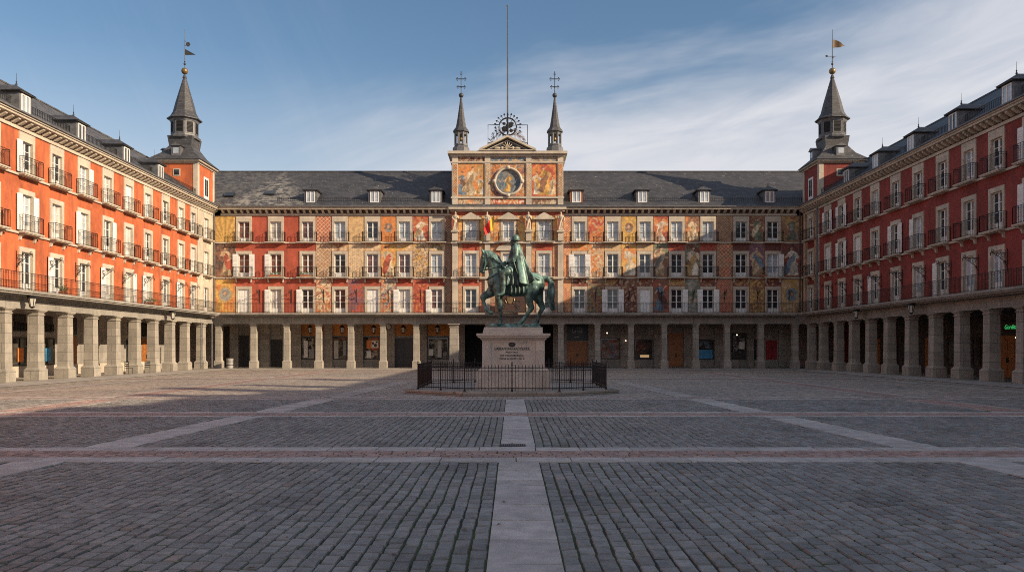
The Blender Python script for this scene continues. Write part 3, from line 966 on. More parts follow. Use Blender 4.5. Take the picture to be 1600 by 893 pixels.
# ------------------------------------------------------------------ left and right wings
def wing(s, X0, label, us_world, pil_world, dorm_world, plmat, pane_pool, sh_p, endbay_mat):
    """s=-1 left (faces +X), s=+1 right (faces -X)"""
    root = thing('arcaded_building', label, 'building', (s * X0, 0, 0), pi / 2 if s < 0 else -pi / 2)
    U = (lambda y: y) if s < 0 else (lambda y: -y)
    def rng(a, b): return sorted((U(a), U(b)))
    y_end, y_near, y_far = 74.0, 34.5, -18.0
    us = [U(y) for y in us_world]
    u0, u1 = rng(y_near, y_end)
    long_wall(root, u0, u1, us, plmat)
    e0, e1 = rng(y_far, y_near - .004)
    m = MB(); m.wall(e0, e1, 0, 14.3, [], 0.0); m.build('plain_wall', plmat, root)
    m = MB(); m.box(e0, e1, 11.2, 11.5, 0, 15.0); m.build('rear_wall', plmat, root)
    m = MB(); c_ = U(y_near - .2); m.box(c_ - .15, c_ + .15, .05, 11.2, 0, 15.0); m.build('cross_wall', plmat, root)
    f0, f1 = rng(y_far, y_end)
    cornice(root, u0, u1); m = MB(); m.box(e0, e1, -.6, .3, 14.35, 15.03); m.build('plain_cornice', 'trim', root)
    roof(root, *rng(y_far, y_end - .02), 5.64, 19.45, 11.5, 'slate' if s < 0 else 'slate_shaded')
    roof_rail(root, u0, u1)
    first_balcony(root, *rng(y_near, y_end - .95))
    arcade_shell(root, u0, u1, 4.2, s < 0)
    m = MB(); e = rng(y_near, 70.4)
    for z in (ZF[1], ZF[2]): m.box(e[0], e[1], -.11, -.003, z - .17, z - .045)
    m.build('string_course', 'trim', root)
    r = random.Random(5 if s < 0 else 9)
    # end bay of another finish
    a, b_ = rng(70.45, 73.9); uc = U(72.2); hol = [(uc - WW / 2 - .02, uc + WW / 2 + .02, ZF[i] - .02, ZF[i] + WH[i] + .02) for i in range(3)]
    if s < 0:
        m = MB(); m.wall(a, b_, 5.16, 14.27, hol, -.03, .05); m.quad((a, -.03, 5.16), (a, -.03, 14.27), (a, 0, 14.27), (a, 0, 5.16)); m.build('end_bay', endbay_mat, root)
    else:
        for i in range(3):
            zt = (8.35, 11.65, 14.27)[i]
            fresco(root, a, uc - .79, ZF[i], zt, -.02, 'lattice', 40 + i, a='brown', b='dark', p='tan', q='ochre')
            fresco(root, uc + .79, b_, ZF[i], zt, -.02, 'lattice', 44 + i, a='brown', b='dark', p='tan', q='ochre')
    m = MB()
    for q in (70.35, 73.75):
        c = U(q); m.box(c - .16, c + .16, -.07, -.003, 5.16, 14.27)
    m.build('pilaster_strips', 'trim', root)
    for u_ in us:
        endb = abs(u_ - uc) < .5
        for row in range(3):
            sh = ''
            if r.random() < sh_p and not endb: sh = r.choice(['l', 'l', 'r', 'c', 'lr'])
            add_window(root, u_, row, r.choice(pane_pool), sh)
            if row > 0: add_balcony(root, u_, row)
        if not endb:
            place('iron_bracket', BRK, root, (u_ - (.95 if s < 0 else -.95), 0, 7.05))
    for y in pil_world:
        place('pillar', PIL, root, (U(y), .36, 0))
    for y in dorm_world:
        add_dormer(root, U(y), -.38, 15.1, r.choice(['pane_blue', 'pane_dark']))
    return root, U, r

Ls = [36.3, 39.35, 42.4, 45.5, 48.5, 51.55, 54.6, 57.6, 60.65, 63.7, 66.7, 69.3, 72.2]
Lp = [37.8, 40.85, 43.95, 47.0, 50.1, 53.15, 56.2, 59.3, 62.3, 65.4, 68.4, 71.95]
wl, UL, rl = wing(-1, 28.0, 'sunlit orange-red arcaded building with iron balconies, along the left side of the square', Ls, Lp,
      [39.1, 44.9, 50.75, 56.7, 62.2], 'red_left', ['pane_dark', 'pane_dark', 'pane_pale', 'pane_blue'], .3, 'cream')
Rs = [35.6, 38.6, 41.5, 44.5, 47.2, 50.1, 53.1, 56.2, 59.4, 62.4, 65.4, 68.3, 72.2]
Rp = [36.6, 39.6, 42.6, 45.6, 48.6, 51.6, 54.75, 57.9, 60.9, 63.9, 66.9, 70.2, 73.0]
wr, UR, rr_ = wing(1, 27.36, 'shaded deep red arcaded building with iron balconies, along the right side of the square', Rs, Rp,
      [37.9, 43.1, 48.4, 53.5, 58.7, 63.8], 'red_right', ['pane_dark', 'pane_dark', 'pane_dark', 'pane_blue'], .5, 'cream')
# unseen chimneys and blocks added on the right ridge, shadowing the square
m = MB()
for y, h, w in ((15.2, 3.6, .7), (10.5, 3.0, .5), (5.0, 1.9, .6), (1.2, 1.8, .45), (27.5, 1.6, .5)):
    m = MB(); m.box(-y - w, -y + w, 5.2, 6.1, 18.8, 19.45 + h); m.box(-y - w - .1, -y + w + .1, 5.1, 6.2, 19.45 + h, 19.6 + h)
    m.build('added_chimney', 'terracotta', wr)
for a, b_, h in ((-17.5, -4.0, 3.2), (-4.0, 4.5, 2.5), (4.5, 12.0, 1.6), (12.0, 16.5, .7)):
    m = MB(); m.box(-b_, -a, 4.7, 6.6, 18.5, 19.45 + h); m.build('shadow_block', 'terracotta', wr)  # raised block added out of view to move the shadow's edge
# shops inside the wing arcades
r = random.Random(3)
for i, y in enumerate(Ls[:-1]):
    k = ('window', 'window', 'window', 'window', 'door', 'window', 'window', 'door', 'door', 'window', 'window', 'door')[i]
    if k == 'window':
        shop(wl, 'window', y - .85, y + .85, .75, 2.6)
        o = MB(); o.box(y - .6, y + .6, 4.12, 4.198, 3.0, 4.1); o = o.build('mezzanine_opening', 'black_board', wl)
        rb = MB(); rail_bars(rb, [(y - .55, 4.05), (y + .55, 4.05)], .5, .14, .012); rb.build('railing', 'iron', o, (0, 0, 3.05))
    else:
        shop(wl, 'door', y - .7, y + .7, .02, 2.75, mat='wood'); o = MB(); o.box(y - .7, y + .7, 4.13, 4.198, 2.9, 4.1); o.build('transom', 'black_board', wl)
for y, c in ((51.55, 'orange_panel'), (54.6, 'blue_panel'), (49.2, 'paper')):
    m = MB(); m.box(y - .3, y + .3, 4.09, 4.115, 1.0, 1.9); m.build('window_display', c, wl)
m = MB(); m.box(35, 70.3, 4.10, 4.198, 0, .72); m.build('stall_riser', 'trim', wl)
for i, y in enumerate(Rs[:-1]):
    if i % 3 == 2: shop(wr, 'door', -y - .75, -y + .75, .02, 2.7, mat='wood')
    else: shop(wr, 'window', -y - .9, -y + .9, .7, 2.7, mat='darkwood')

# ------------------------------------------------------------------ central building
S = .06
def ux(px): return (px - 800) * S
cb_ = thing('fresco_building', 'long fresco-painted building with a pedimented twin-spired centre, across the far side', 'building', (0, 74, 0), 0)
WL_ = [ux(p) for p in (381, 431, 480.5, 531, 582, 632, 682.5)]
WR_ = [ux(p) for p in (905.5, 957.5, 1008, 1057.5, 1106.5, 1158, 1207.5)]
WC_ = [ux(p) for p in (736, 794.5, 850)]
T0, T1 = ux(706), ux(880)
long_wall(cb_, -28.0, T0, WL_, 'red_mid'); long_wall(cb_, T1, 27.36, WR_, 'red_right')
cornice(cb_, -27.3, T0 - .02); cornice(cb_, T1 + .02, 26.7)
roof(cb_, -33.6, 33.0, 5.8, 19.72, 12.2)
m = MB(); m.box(-34, 33, 11.9, 12.1, 0, 15); m.build('rear_wall', 'red_right', cb_)
for x in (-34.3, 33.0):
    m = MB(); m.box(x, x + .3, .05, 12.1, 0, 15); m.build('end_wall', 'red_right', cb_)
roof_rail(cb_, -22, T0 - .05); roof_rail(cb_, T1 + .05, 27.2)
first_balcony(cb_, -27.05, 26.4)
m = MB(); m.box(-28, 27.36, -.02, .70, 4.16, 4.92); m.build('lintel', 'stone_dark', cb_)
m = MB(); m.box(-34.5, 34.5, .70, 4.5, 4.45, 4.6); m.build('arcade_ceiling', 'orange_wall', cb_)
m = MB(); m.wall(-34.5, 34.5, 0, 4.45, [(ux(722) , ux(868), -1, 4.2)], 4.2, .6); m.build('arcade_wall', 'stone_dark', cb_)
m = MB(); m.wall(ux(715), ux(880), 0, 4.5, [], 7.5); m.build('passage_end', 'dark', cb_)
m = MB()
for z in (ZF[1], ZF[2]):
    m.box(-27.9, T0, -.11, -.03, z - .17, z - .045); m.box(T1, 27.3, -.11, -.03, z - .17, z - .045)
m.build('string_course', 'trim', cb_)
CP = (340, 395, 447, 497, 547.5, 598, 650, 876.5, 934, 986.5, 1038.5, 1088, 1137, 1190, 1244)
for p in CP: place('pillar', PILC, cb_, (ux(p), .34, 0))
big = pillar_mesh(.52, .43)
for p in (709.5,): place('pillar', big, cb_, (ux(p), .34, 0))
for p in (763, 826): place('pillar', PILC, cb_, (ux(p), .34, 0))
# windows, balconies
poolL = {0: ['pane_red', 'pane_pale', 'pane_red', 'pane_blue', 'pane_dark', 'pane_blue', 'pane_blue'],
         1: ['pane_red', 'pane_red', 'pane_red', 'pane_dark', 'pane_red', 'pane_red', 'pane_blue'],
         2: ['pane_pale', 'pane_pale', 'pane_dark', 'pane_dark', 'pane_pale', 'pane_pale', 'pane_red']}
shL = {0: ['', '', '', '', '', '', ''], 1: ['lr', 'l', '', '', '', '', ''], 2: ['c', 'l', 'l', '', 'c', 'l', 'l']}
poolR = {0: ['pane_blue'] * 5 + ['pane_dark', 'pane_dark'], 1: ['pane_blue', 'pane_dark', 'pane_dark', 'pane_dark', 'pane_dark', 'pane_dark', 'pane_blue'],
         2: ['pane_dark', 'pane_dark', 'pane_pale', 'pane_dark', 'pane_dark', 'pane_dark', 'pane_dark']}
shR = {0: [''] * 7, 1: ['lr', '', '', '', '', '', 'r'], 2: ['', 'lr', 'c', 'r', 'lr', '', '']}
for i in range(7):
    for k, row in ((2, 0), (1, 1), (0, 2)):
        add_window(cb_, WL_[i], row, poolL[k][i], shL[k][i]); add_window(cb_, WR_[i], row, poolR[k][i], shR[k][i])
        if row: add_balcony(cb_, WL_[i], row); add_balcony(cb_, WR_[i], row)
    if i: place('iron_bracket', BRK, cb_, (WL_[i] - 1.5, -.02, 7.05))
    place('iron_bracket', BRK, cb_, (WR_[i] + 1.5, -.02, 7.05))
# fresco panels between the windows
hw = .79
ZT = ((ZF[0] - .04, 8.34), (ZF[1] - .03, 11.66), (ZF[2] - .03, 14.27))
edgesL = [-27.85] + [x + hw for x in WL_]; edgesL2 = [x - hw for x in WL_] + [T0 - .01]
edgesR = [T1 + .01] + [x + hw for x in WR_]; edgesR2 = [x - hw for x in WR_] + [27.2]
R = None
PL = [  # top, mid, low for each panel of the left half
 (('drape', {}), ('figure', dict(a='dark', b='brown', p='tan', q='red')), ('medallion', dict(a='orange', b='yellow', p='grey', q='ochre'))),
 (R, R, R), (R, R, R),
 (('diamond', dict(a='red', b='red', p='cream', q='orange')), ('diamond', dict(a='tan', b='cream', p='brown', q='red')), ('arabesque', dict(a='orange', b='cream', p='red', q='brown'))),
 (('scale', dict(a='yellow', b='tan', p='cream')), ('scale', dict(a='cream', b='tan', p='yellow')), ('arabesque', dict(a='purple', b='red', p='brown', q='purple'))),
 (('medallion', dict(a='orange', b='orange', p='brown', q='orange')), ('figure', dict(a='orange', b='yellow', p='cream', q='red')), ('scene', dict(a='orange', b='cream', p='grey', q='red'))),
 (('figure', dict(a='orange', b='red', p='white', q='tan')), ('scene', dict(a='cream', b='yellow', p='tan', q='brown')), ('arabesque', dict(a='red', b='red', p='orange', q='red'))),
 (('lattice', dict(a='deep', b='dark', p='tan', q='brown')),) * 3]
PR = [
 (('lattice', dict(a='orange', b='red', p='cream', q='yellow')),) * 3,
 (('arabesque', dict(a='orange', b='red', p='tan', q='red')), ('arabesque', dict(a='orange', b='tan', p='cream', q='red')), ('arabesque', dict(a='brown', b='green', p='ochre', q='dark'))),
 (('medallion', dict(a='yellow', b='ochre', p='brown', q='yellow')), ('figure', dict(a='orange', b='yellow', p='white', q='cream')), ('arabesque', dict(a='brown', b='deep', p='tan', q='dark'))),
 (('figure', dict(a='red', b='orange', p='white', q='skin')), ('figure', dict(a='green', b='brown', p='tan', q='grey')), ('figure', dict(a='red', b='brown', p='blue', q='deep'))),
 (('figure', dict(a='orange', b='brown', p='cream', q='tan')), ('figure', dict(a='green', b='deep', p='white', q='ochre')), ('arabesque', dict(a='grey', b='green', p='tan', q='blue'))),
 (('lattice', dict(a='brown', b='deep', p='tan', q='ochre')), ('diamond', dict(a='brown', b='red', p='tan', q='ochre')), ('lattice', dict(a='red', b='brown', p='tan', q='red'))),
 (('figure', dict(a='deep', b='brown', p='green', q='cream')), ('figure', dict(a='purple', b='purple', p='tan', q='blue')), ('arabesque', dict(a='ochre', b='brown', p='yellow', q='dark'))),
 (('figure', dict(a='brown', b='ochre', p='green', q='grey')), ('figure', dict(a='red', b='deep', p='white', q='blue')), ('medallion', dict(a='ochre', b='tan', p='blue', q='ochre')))]
for P, e0, e1, sd in ((PL, edgesL, edgesL2, 100), (PR, edgesR, edgesR2, 300)):
    for i in range(8):
        for j in range(3):
            it = P[i][2 - (2 - j)] if False else P[i][j]
            if it is None: continue
            row = 2 - j
            if e1[i] - e0[i] < .15: continue
            fresco(cb_, e0[i], e1[i], ZT[row][0], ZT[row][1], -.022, it[0], sd + i * 10 + j, **it[1])
# spandrel paintings above some windows
for i, (cl, st) in enumerate((('red', 0), ('red', 0), ('red', 0), ('brown', 1), ('tan', 1), ('yellow', 1), ('green', 1))):
    if st: fresco(cb_, WL_[i] - hw + .02, WL_[i] + hw - .02, 11.0, 11.65, -.02, 'arabesque', 500 + i, frame=False, a=cl, b='cream', p='tan', q='orange')
for i, cl in enumerate(('orange', 'tan', 'tan', 'red', 'red', 'deep', 'deep')):
    fresco(cb_, WR_[i] - hw + .02, WR_[i] + hw - .02, 11.0, 11.65, -.02, 'arabesque', 520 + i, frame=False, a=cl, b=cl, p='tan' if i < 3 else cl, q='yellow' if i < 3 else 'deep')
    fresco(cb_, WR_[i] - hw + .02, WR_[i] + hw - .02, 7.72, 8.3, -.02, 'arabesque', 540 + i, frame=False, a=('brown', 'ochre')[i % 2], b='deep', p='tan', q='red')
for p in (485, 585, 681): add_dormer(cb_, ux(p), -.05, 15.42, 'pane_blue')
for p, k, rd in ((900.5, 'pane_blue', True), (1003.5, 'pane_blue', False), (1100.5, 'pane_blue', False), (1203, 'pane_red', False)):
    add_dormer(cb_, ux(p), -.05, 15.42, k, rd)
k = (19.72 - 15.035) / 6.52
for p, yy in ((352, 310), (415, 305)):
    o = MB(); yv = 1.15 if yy == 310 else 1.5; z = 15.035 + (yv + .72) * k
    o.frustum((-.45, .45, -.35, .35, -.1), (-.45, .45, -.35, .35, .16))
    sk = o.build('skylight', 'pane_dark', cb_, (ux(p), yv, z + .02), (math.atan(k), 0, 0))

# central tower block
yf = -.28
holes = []
for u_ in WC_:
    for r_ in range(3): holes.append((u_ - WW / 2 - .02, u_ + WW / 2 + .02, ZF[r_] - .02, ZF[r_] + WH[r_] + .02))
m = MB(); m.wall(T0, T1, 4.95, 15.0, holes, yf)
for x in (T0, T1): m.quad((x, yf, 4.95), (x, yf, 15), (x, .3, 15), (x, .3, 4.95))
m.build('centre_wall', 'red_mid', cb_)
m = MB(); m.box(T0, T1, yf, 5.0, 15.0, 20.0); m.build('attic_wall', 'trim', cb_)
m = MB()
m.box(T0 - .25, T1 + .25, yf - .5, .3, 14.78, 14.98); m.box(T0 - .1, T1 + .1, yf - .25, .2, 14.6, 14.78)
m.build('centre_cornice', 'trim', cb_)
m = MB()
m.box(T0 - .1, T1 + .1, yf - .15, 5.1, 19.75, 19.95); m.box(T0 - .35, T1 + .35, yf - .45, 5.3, 19.95, 20.2); m.box(T0 - .1, T1 + .1, yf - .14, yf, 19.15, 19.28)
m.box(T0 - .06, T1 + .06, yf - .14, yf, 15.85, 16.0)
m.build('attic_cornice', 'trim', cb_)
PIX = [ux(711.5), ux(762), ux(826), ux(875.5)]
for i, x in enumerate(PIX):
    w = .26
    m = MB()
    for z0, z1 in ((5.2, 8.3), (8.3, 8.56), (8.56, 11.6)): m.box(x - w, x + w, yf - (.16 if z1 - z0 > 1 else .19), yf, z0, z1)
    m.box(x - w, x + w, yf - .18, yf, 11.6, 11.85); m.box(x - w, x + w, yf - .42, yf, 11.85, 12.66); m.box(x - w - .1, x + w + .1, yf - .55, yf, 12.66, 12.80)
    m.build('pilaster', 'trim', cb_)
    m = MB(); m.box(x - w, x + w, yf - .1, yf, 15.0, 15.85); m.box(x - w, x + w, yf - .12, yf, 15.85, 16.0); m.box(x - w, x + w, yf - .1, yf, 16.0, 19.15); m.box(x - w, x + w, yf - .12, yf, 19.15, 19.28); m.box(x - w, x + w, yf - .1, yf, 19.28, 19.75)
    m.build('attic_pilaster', 'trim', cb_)
for x in PIX:
    fresco(cb_, x - .19, x + .19, 16.1, 19.05, yf - .115, 'lattice', int(x * 10) + 90, a='cream' if abs(x) < 3 else 'orange', b='cream' if abs(x) < 3 else 'tan', p='brown', q='dark' if abs(x) < 3 else 'cream', frame=False, res=.035)
m = MB()
for z in (ZF[1], ZF[2]): m.box(T0 - .05, T1 + .05, yf - .3, yf, z - .22, z - .03)
m.build('centre_string_course', 'trim', cb_)
for i, u_ in enumerate(WC_):
    for row in range(3):
        add_window(cb_, u_, row, ['pane_dark', 'pane_blue', 'pane_blue'][row], '', yf)
        if row: add_balcony(cb_, u_, row, yf - .02)
m = MB()
for i, u_ in enumerate(WC_):
    m.prism([(u_ - 1.0, 13.98), (u_ + 1.0, 13.98), (u_, 14.55)], yf - .25, yf - .07); m.box(u_ - 1.02, u_ + 1.02, yf - .3, yf - .07, 13.88, 13.98)
    if i == 1:
        arc = [(u_ + 1.15 * math.cos(t), 10.98 + .62 * math.sin(t)) for t in np.linspace(0, pi, 13)]
        m.prism(arc, yf - .2, yf - .07)
m.build('window_pediments', 'trim', cb_)
# fresco fields of the centre
xs = [(PIX[0] + .28, PIX[1] - .28), (PIX[1] + .28, PIX[2] - .28), (PIX[2] + .28, PIX[3] - .28)]
fresco(cb_, xs[0][0], xs[0][1], 16.05, 19.1, yf - .02, 'figures', 61, a='orange', b='ochre', p='cream', q='blue', res=.026)
fresco(cb_, xs[2][0], xs[2][1], 16.05, 19.1, yf - .02, 'figures', 64, a='orange', b='red', p='white', q='yellow', res=.026)
fresco(cb_, xs[1][0], xs[1][1], 16.05, 19.1, yf - .02, 'scene', 66, a='tan', b='purple', p='orange', q='brown', res=.04)
for i, (a, b_) in enumerate(xs):
    fresco(cb_, a, b_, 15.1, 15.8, yf - .02, ('scene', 'arabesque', 'scene')[i], 70 + i, a=('cream', 'red', 'tan')[i], b=('grey', 'orange', 'cream')[i], p=('tan', 'white', 'brown')[i], q=('orange', 'cream', 'grey')[i])
    fresco(cb_, a, b_, 19.3, 19.72, yf - .02, ('arabesque', 'scene', 'arabesque')[i], 75 + i, a=('deep', 'blue', 'grey')[i], b='brown', p='tan', q='grey')
    u_ = WC_[i]
    for (za, zb_, j) in ((ZF[2] - .02, 14.25, 0), (ZF[1] - .02, 11.6, 1), (ZF[0] - .02, 8.3, 2)):
        for (p0, p1) in ((a, u_ - hw), (u_ + hw, b_)):
            if p1 - p0 > .2: fresco(cb_, p0, p1, za, zb_, yf - .02, 'lattice' if j else 'arabesque', int(80 + i * 7 + j + p0), a=('yellow', 'orange', 'brown')[j], b=('orange', 'red', 'red')[j], p='tan', q='cream')
# medallion
cx, cz = ux(794), 17.42
n = 40
m = MB(); prof = [(1.12, 0), (1.14, -.16), (1.22, -.24), (1.32, -.16), (1.36, 0)]
V = []; F = []
for k_ in range(n):
    a = 2 * pi * k_ / n
    for r_, d in prof: V.append((cx + r_ * math.cos(a), yf - .03 + d, cz + r_ * math.sin(a)))
q = len(prof)
for k_ in range(n):
    for i in range(q - 1): F.append((k_ * q + i, ((k_ + 1) % n) * q + i, ((k_ + 1) % n) * q + i + 1, k_ * q + i + 1))
m.add(V, F)
m.build('medallion_ring', 'trim', cb_, smooth=True)
m = MB()
for k_ in range(4):
    a = k_ * pi / 2 + pi / 2; m.sphere((cx + 1.3 * math.cos(a), yf - .2, cz + 1.3 * math.sin(a)), (.2, .15, .2))
m.build('medallion_bosses', 'trim', cb_, smooth=True)
nr, na = 22, 64
V = []; F = []; P = []
for i in range(nr + 1):
    for k_ in range(na):
        rr = 1.15 * i / nr; a = 2 * pi * k_ / na
        V.append((cx + rr * math.cos(a), yf - .04, cz + rr * math.sin(a))); P.append((rr * math.cos(a) + 1.15, rr * math.sin(a) + 1.15))
for i in range(nr):
    for k_ in range(na):
        k2 = (k_ + 1) % na; F.append((i * na + k_, i * na + k2, (i + 1) * na + k2, (i + 1) * na + k_))
P = np.array(P); x_, y_ = P[:, 0], P[:, 1]
one = x_[..., None] * 0
c = lerp(A('blue') * .7 + one, A('grey') * .7 + one, sstep(fbm(x_ * 2, y_ * 2, 5), .4, .65))
for (fx, fb, ft, ra, rb_) in ((.62, .25, 1.6, 'grey', 'blue'), (1.15, .2, 1.95, 'yellow', 'ochre'), (1.65, .3, 1.6, 'blue', 'grey')):
    c = paint_figure(c, x_, y_, 2.3, 2.3, fx, fb, ft, ra, rb_, int(fx * 10), .02)
me = bpy.data.meshes.new('medallion_painting'); me.from_pydata(V, [], F); me.update(); me.materials.append(M['fresco']); set_paint(me, c)
for p_ in me.polygons: pass
place('medallion_painting', me, cb_)
# pediment
px0, px1, pz0, pz1 = ux(750), ux(836), 20.2, 21.45
pm = (px0 + px1) / 2
m = MB(); m.prism([(px0 + .3, pz0), (px1 - .3, pz0), (pm, pz1 - .18)], yf - .25, .9)
ped = m.build('pediment', 'trim', cb_)
m = MB()
t = .2
for a, b_ in (((px0 - .05, pz0), (pm, pz1)), ((pm, pz1), (px1 + .05, pz0))):
    m.prism([(a[0], a[1]), (b_[0], b_[1]), (b_[0], b_[1] - t), (a[0], a[1] - .02 if False else a[1] - .0001 + 0)] if False else [(a[0], a[1]), (b_[0], b_[1]), (b_[0], b_[1] + t), (a[0], a[1] + t)], yf - .55, 1.0)
m.box(px0 - .1, px1 + .1, yf - .52, .2, pz0 - .003 + .01, pz0 + .1)
m.build('pediment_moulding', 'trim', ped)
V = []; cols = []
m = MB(); m.prism([(px0 + .75, pz0 + .14), (px1 - .75, pz0 + .14), (pm, pz1 - .28)], yf - .27, yf - .25); m.build('tympanum', 'slate_dark', ped)
m = MB()
for k_ in range(7):
    a = pi * (k_ + .5) / 7; m.tube([(pm, yf - .31, pz0 + .18), (pm + .25 * math.cos(a), yf - .33, pz0 + .18 + .5 * math.sin(a) * .8), (pm + .55 * math.cos(a), yf - .33, pz0 + .2 + .7 * math.sin(a))], .05, 6, .03)
for s in (-1, 1):
    m.sphere((pm + s * .95, yf - .3, pz0 + .28), (.32, .07, .12)); m.sphere((pm + s * .5, yf - .3, pz0 + .3), (.15, .08, .15))
m.build('tympanum_relief', 'statue_stone', ped, smooth=True)
# spirelets
def spirelet(px):
    x = ux(px); y = .75
    m = MB(); m.lathe([(.76 * 1.1, 20.2), (.76 * 1.1, 20.75), (.72, 20.85), (.6, 21.0)], n=8, phase=pi / 8)
    o = m.build('spirelet', 'lead', cb_, (x, y, 0))
    m = MB()
    for k_ in range(8):
        a = pi / 8 + k_ * pi / 4; m.tube([(.58 * math.cos(a), .58 * math.sin(a), 21.0), (.58 * math.cos(a), .58 * math.sin(a), 22.2)], .1, 6)
    m.lathe([(.66, 20.98), (.66, 21.15)], n=8, phase=pi / 8); m.lathe([(.6, 22.02), (.66, 22.3)], n=8, phase=pi / 8)
    m.build('lantern', 'lead', o)
    m = MB(); m.sphere((0, 0, 21.65), (.2, .2, .25), 10, 6); m.build('bell', 'gold', o, smooth=True)
    m = MB(); m.lathe([(.80, 22.28), (.80, 22.36), (.52, 22.75), (.38, 23.5), (.16, 25.0), (.10, 25.5), (.08, 25.6)], n=8, phase=pi / 8); m.build('spire', 'slate_dark', o)
    m = MB(); m.sphere((0, 0, 25.8), .23); m.build('ball', 'iron_grey', o, smooth=True)
    m = MB(); m.tube([(0, 0, 25.9), (0, 0, 28.0)], .035, 6)
    for z, w in ((27.35, .45), (26.6, .38)):
        m.tube([(-w, 0, z), (w, 0, z)], .04, 6)
        for s in (-1, 1):
            m.sphere((s * w, 0, z), .06, 8, 6); m.sphere((s * (w - .08), 0, z + .13), .05, 8, 6); m.sphere((s * (w - .08), 0, z - .13), .05, 8, 6)
    m.tube([(-.12, 0, 27.8), (.12, 0, 27.8)], .035, 6); m.sphere((0, 0, 28.0), .06, 8, 6); m.sphere((0, 0, 26.6), .09, 8, 6)
    m.build('cross', 'iron', o)
spirelet(719.7); spirelet(867.5)
# coat of arms in front of the middle balcony
m = MB(); m.prism([(ux(774) , 5.2), (ux(820), 5.2), (ux(820), 6.55), (ux(812), 6.8), (ux(782), 6.8), (ux(774), 6.55)], yf - 1.1, yf - .95)
ca = m.build('coat_of_arms', 'darkwood', cb_)
m = MB(); gx = ux(797)
m.prism([(gx - .26, 6.55), (gx + .26, 6.55), (gx + .26, 6.25), (gx + .14, 6.02), (gx, 5.94), (gx - .14, 6.02), (gx - .26, 6.25)], yf - 1.15, yf - 1.08)
for k_ in range(-2, 3): m.tube([(gx + k_ * .1, yf - 1.13, 6.57), (gx + k_ * .13, yf - 1.13, 6.74 - .02 * abs(k_))], .03, 5)
m.tube([(gx - .26, yf - 1.13, 6.6), (gx + .26, yf - 1.13, 6.6)], .035, 5)
for s_ in (-1, 1): m.tube([(gx + s_ * .3, yf - 1.13, 6.0), (gx + s_ * .42, yf - 1.13, 6.25), (gx + s_ * .34, yf - 1.13, 6.5)], .04, 5)
m.build('crest', 'gold', ca)
m = MB(); rr = random.Random(8)
for s_ in (-1, 1):
    for k_ in range(14):
        a0 = rr.uniform(0, 6); x_, z_ = gx + s_ * rr.uniform(.42, 1.0), rr.uniform(5.4, 6.3); r_ = rr.uniform(.06, .14)
        m.tube([(x_ + r_ * (1 - t * .6) * math.cos(a0 + t * 5), yf - 1.11, z_ + r_ * (1 - t * .6) * math.sin(a0 + t * 5)) for t in np.linspace(0, 1, 8)], .028, 4)
m.box(gx - 1.1, gx + 1.1, yf - 1.12, yf - 1.09, 5.24, 5.32)
m.build('relief', 'iron_grey', ca)

# shop fronts under the central arcade  (pixel ranges -> metres on the inner wall)
K = .0634
def iu(px): return (px - 800) * K
def iz(py): return EYE + (543 - py) * K
def sh(kind, x0, x1, y0, y1, mat=None): return shop(cb_, kind, iu(x0), iu(x1), max(.02, iz(y1)), iz(y0), 4.2, mat)
for x0, x1, y0 in ((350, 360, 510), (374, 389, 524), (423, 441, 530), (617, 646, 528)): sh('door', x0, x1, y0, 573, 'black_board')
for x0, x1, y0, y1 in ((471, 492, 526, 561), (520, 542, 526, 561), (568, 592, 526, 561), (668, 701, 526, 561), (938, 968, 528, 560), (991, 1019, 530, 561), (1081, 1115, 530, 561), (1143, 1166, 520, 561), (1178, 1187, 530, 561)):
    sh('window', x0, x1, y0, y1)
for x0, x1 in ((471, 507), (520, 554), (568, 603), (617, 653), (668, 705)):
    m = MB(); m.box(iu(x0), iu(x1), 4.17, 4.197, 3.15, 4.42); m.build('ochre_band', 'orange_wall', cb_)
for x0, x1 in ((360, 373), (408, 422), (456, 471), (507, 520), (554, 568), (603, 617), (653, 667), (919, 936), (969, 988), (1021, 1040), (1068, 1080), (1116, 1140), (1167, 1177), (1216, 1236)):
    m = MB(); m.box(iu(x0), iu(x1), 3.95, 4.198, 0, 4.45); m.build('pier', 'stone', cb_)
sh('door', 886, 918, 533, 572, 'wood'); sh('door', 1045, 1067, 520, 572, 'wood'); sh('door', 1197, 1214, 531, 561, 'red_panel')
for x0, x1, y0, y1, c, nm in ((1082, 1113, 546, 560, 'blue_panel', 'window_display'), (1155, 1163, 534, 545, 'paper', 'window_display'), (475, 481, 532, 558, 'paper', 'window_display'), (483, 491, 545, 560, 'grey_bin', 'window_display'), (522, 529, 532, 560, 'lamp_glass', 'window_display'), (536, 541, 532, 555, 'grey_bin', 'window_display'), (670, 677, 545, 555, 'paper', 'notice'), (684, 690, 532, 558, 'lamp_glass', 'window_display'), (573, 580, 548, 559, 'paper', 'window_display')):
    m = MB(); m.box(iu(x0), iu(x1), 4.09, 4.118, iz(y1), iz(y0)); m.build(nm, c, cb_)
fresco(cb_, iu(940), iu(967), iz(559), iz(530), 4.10, 'scene', 900, name='window_display', res=.06, a='blue', b='brown', p='grey', q='red')
for i, (x0, x1, y0, y1) in enumerate(((471.5, 491.5, 527, 560), (520.5, 541.5, 527, 560), (568.5, 591.5, 546, 560), (669, 700, 528, 560), (992, 1018, 532, 552), (1082, 1114, 531, 545), (1144, 1165, 522, 560))):
    fresco(cb_, iu(x0) + .09, iu(x1) - .09, iz(y1) + .05, iz(y0) - .08, 4.165 - .045, 'scene', 910 + i * 3, name='shop_display', res=.05, frame=False, a=(.02, .02, .02), b=(.05, .04, .03), p=('grey', 'green', 'tan', 'grey', 'deep', 'blue', 'grey')[i], q=('tan', 'brown', 'grey', 'green', 'brown', 'dark', 'dark')[i])
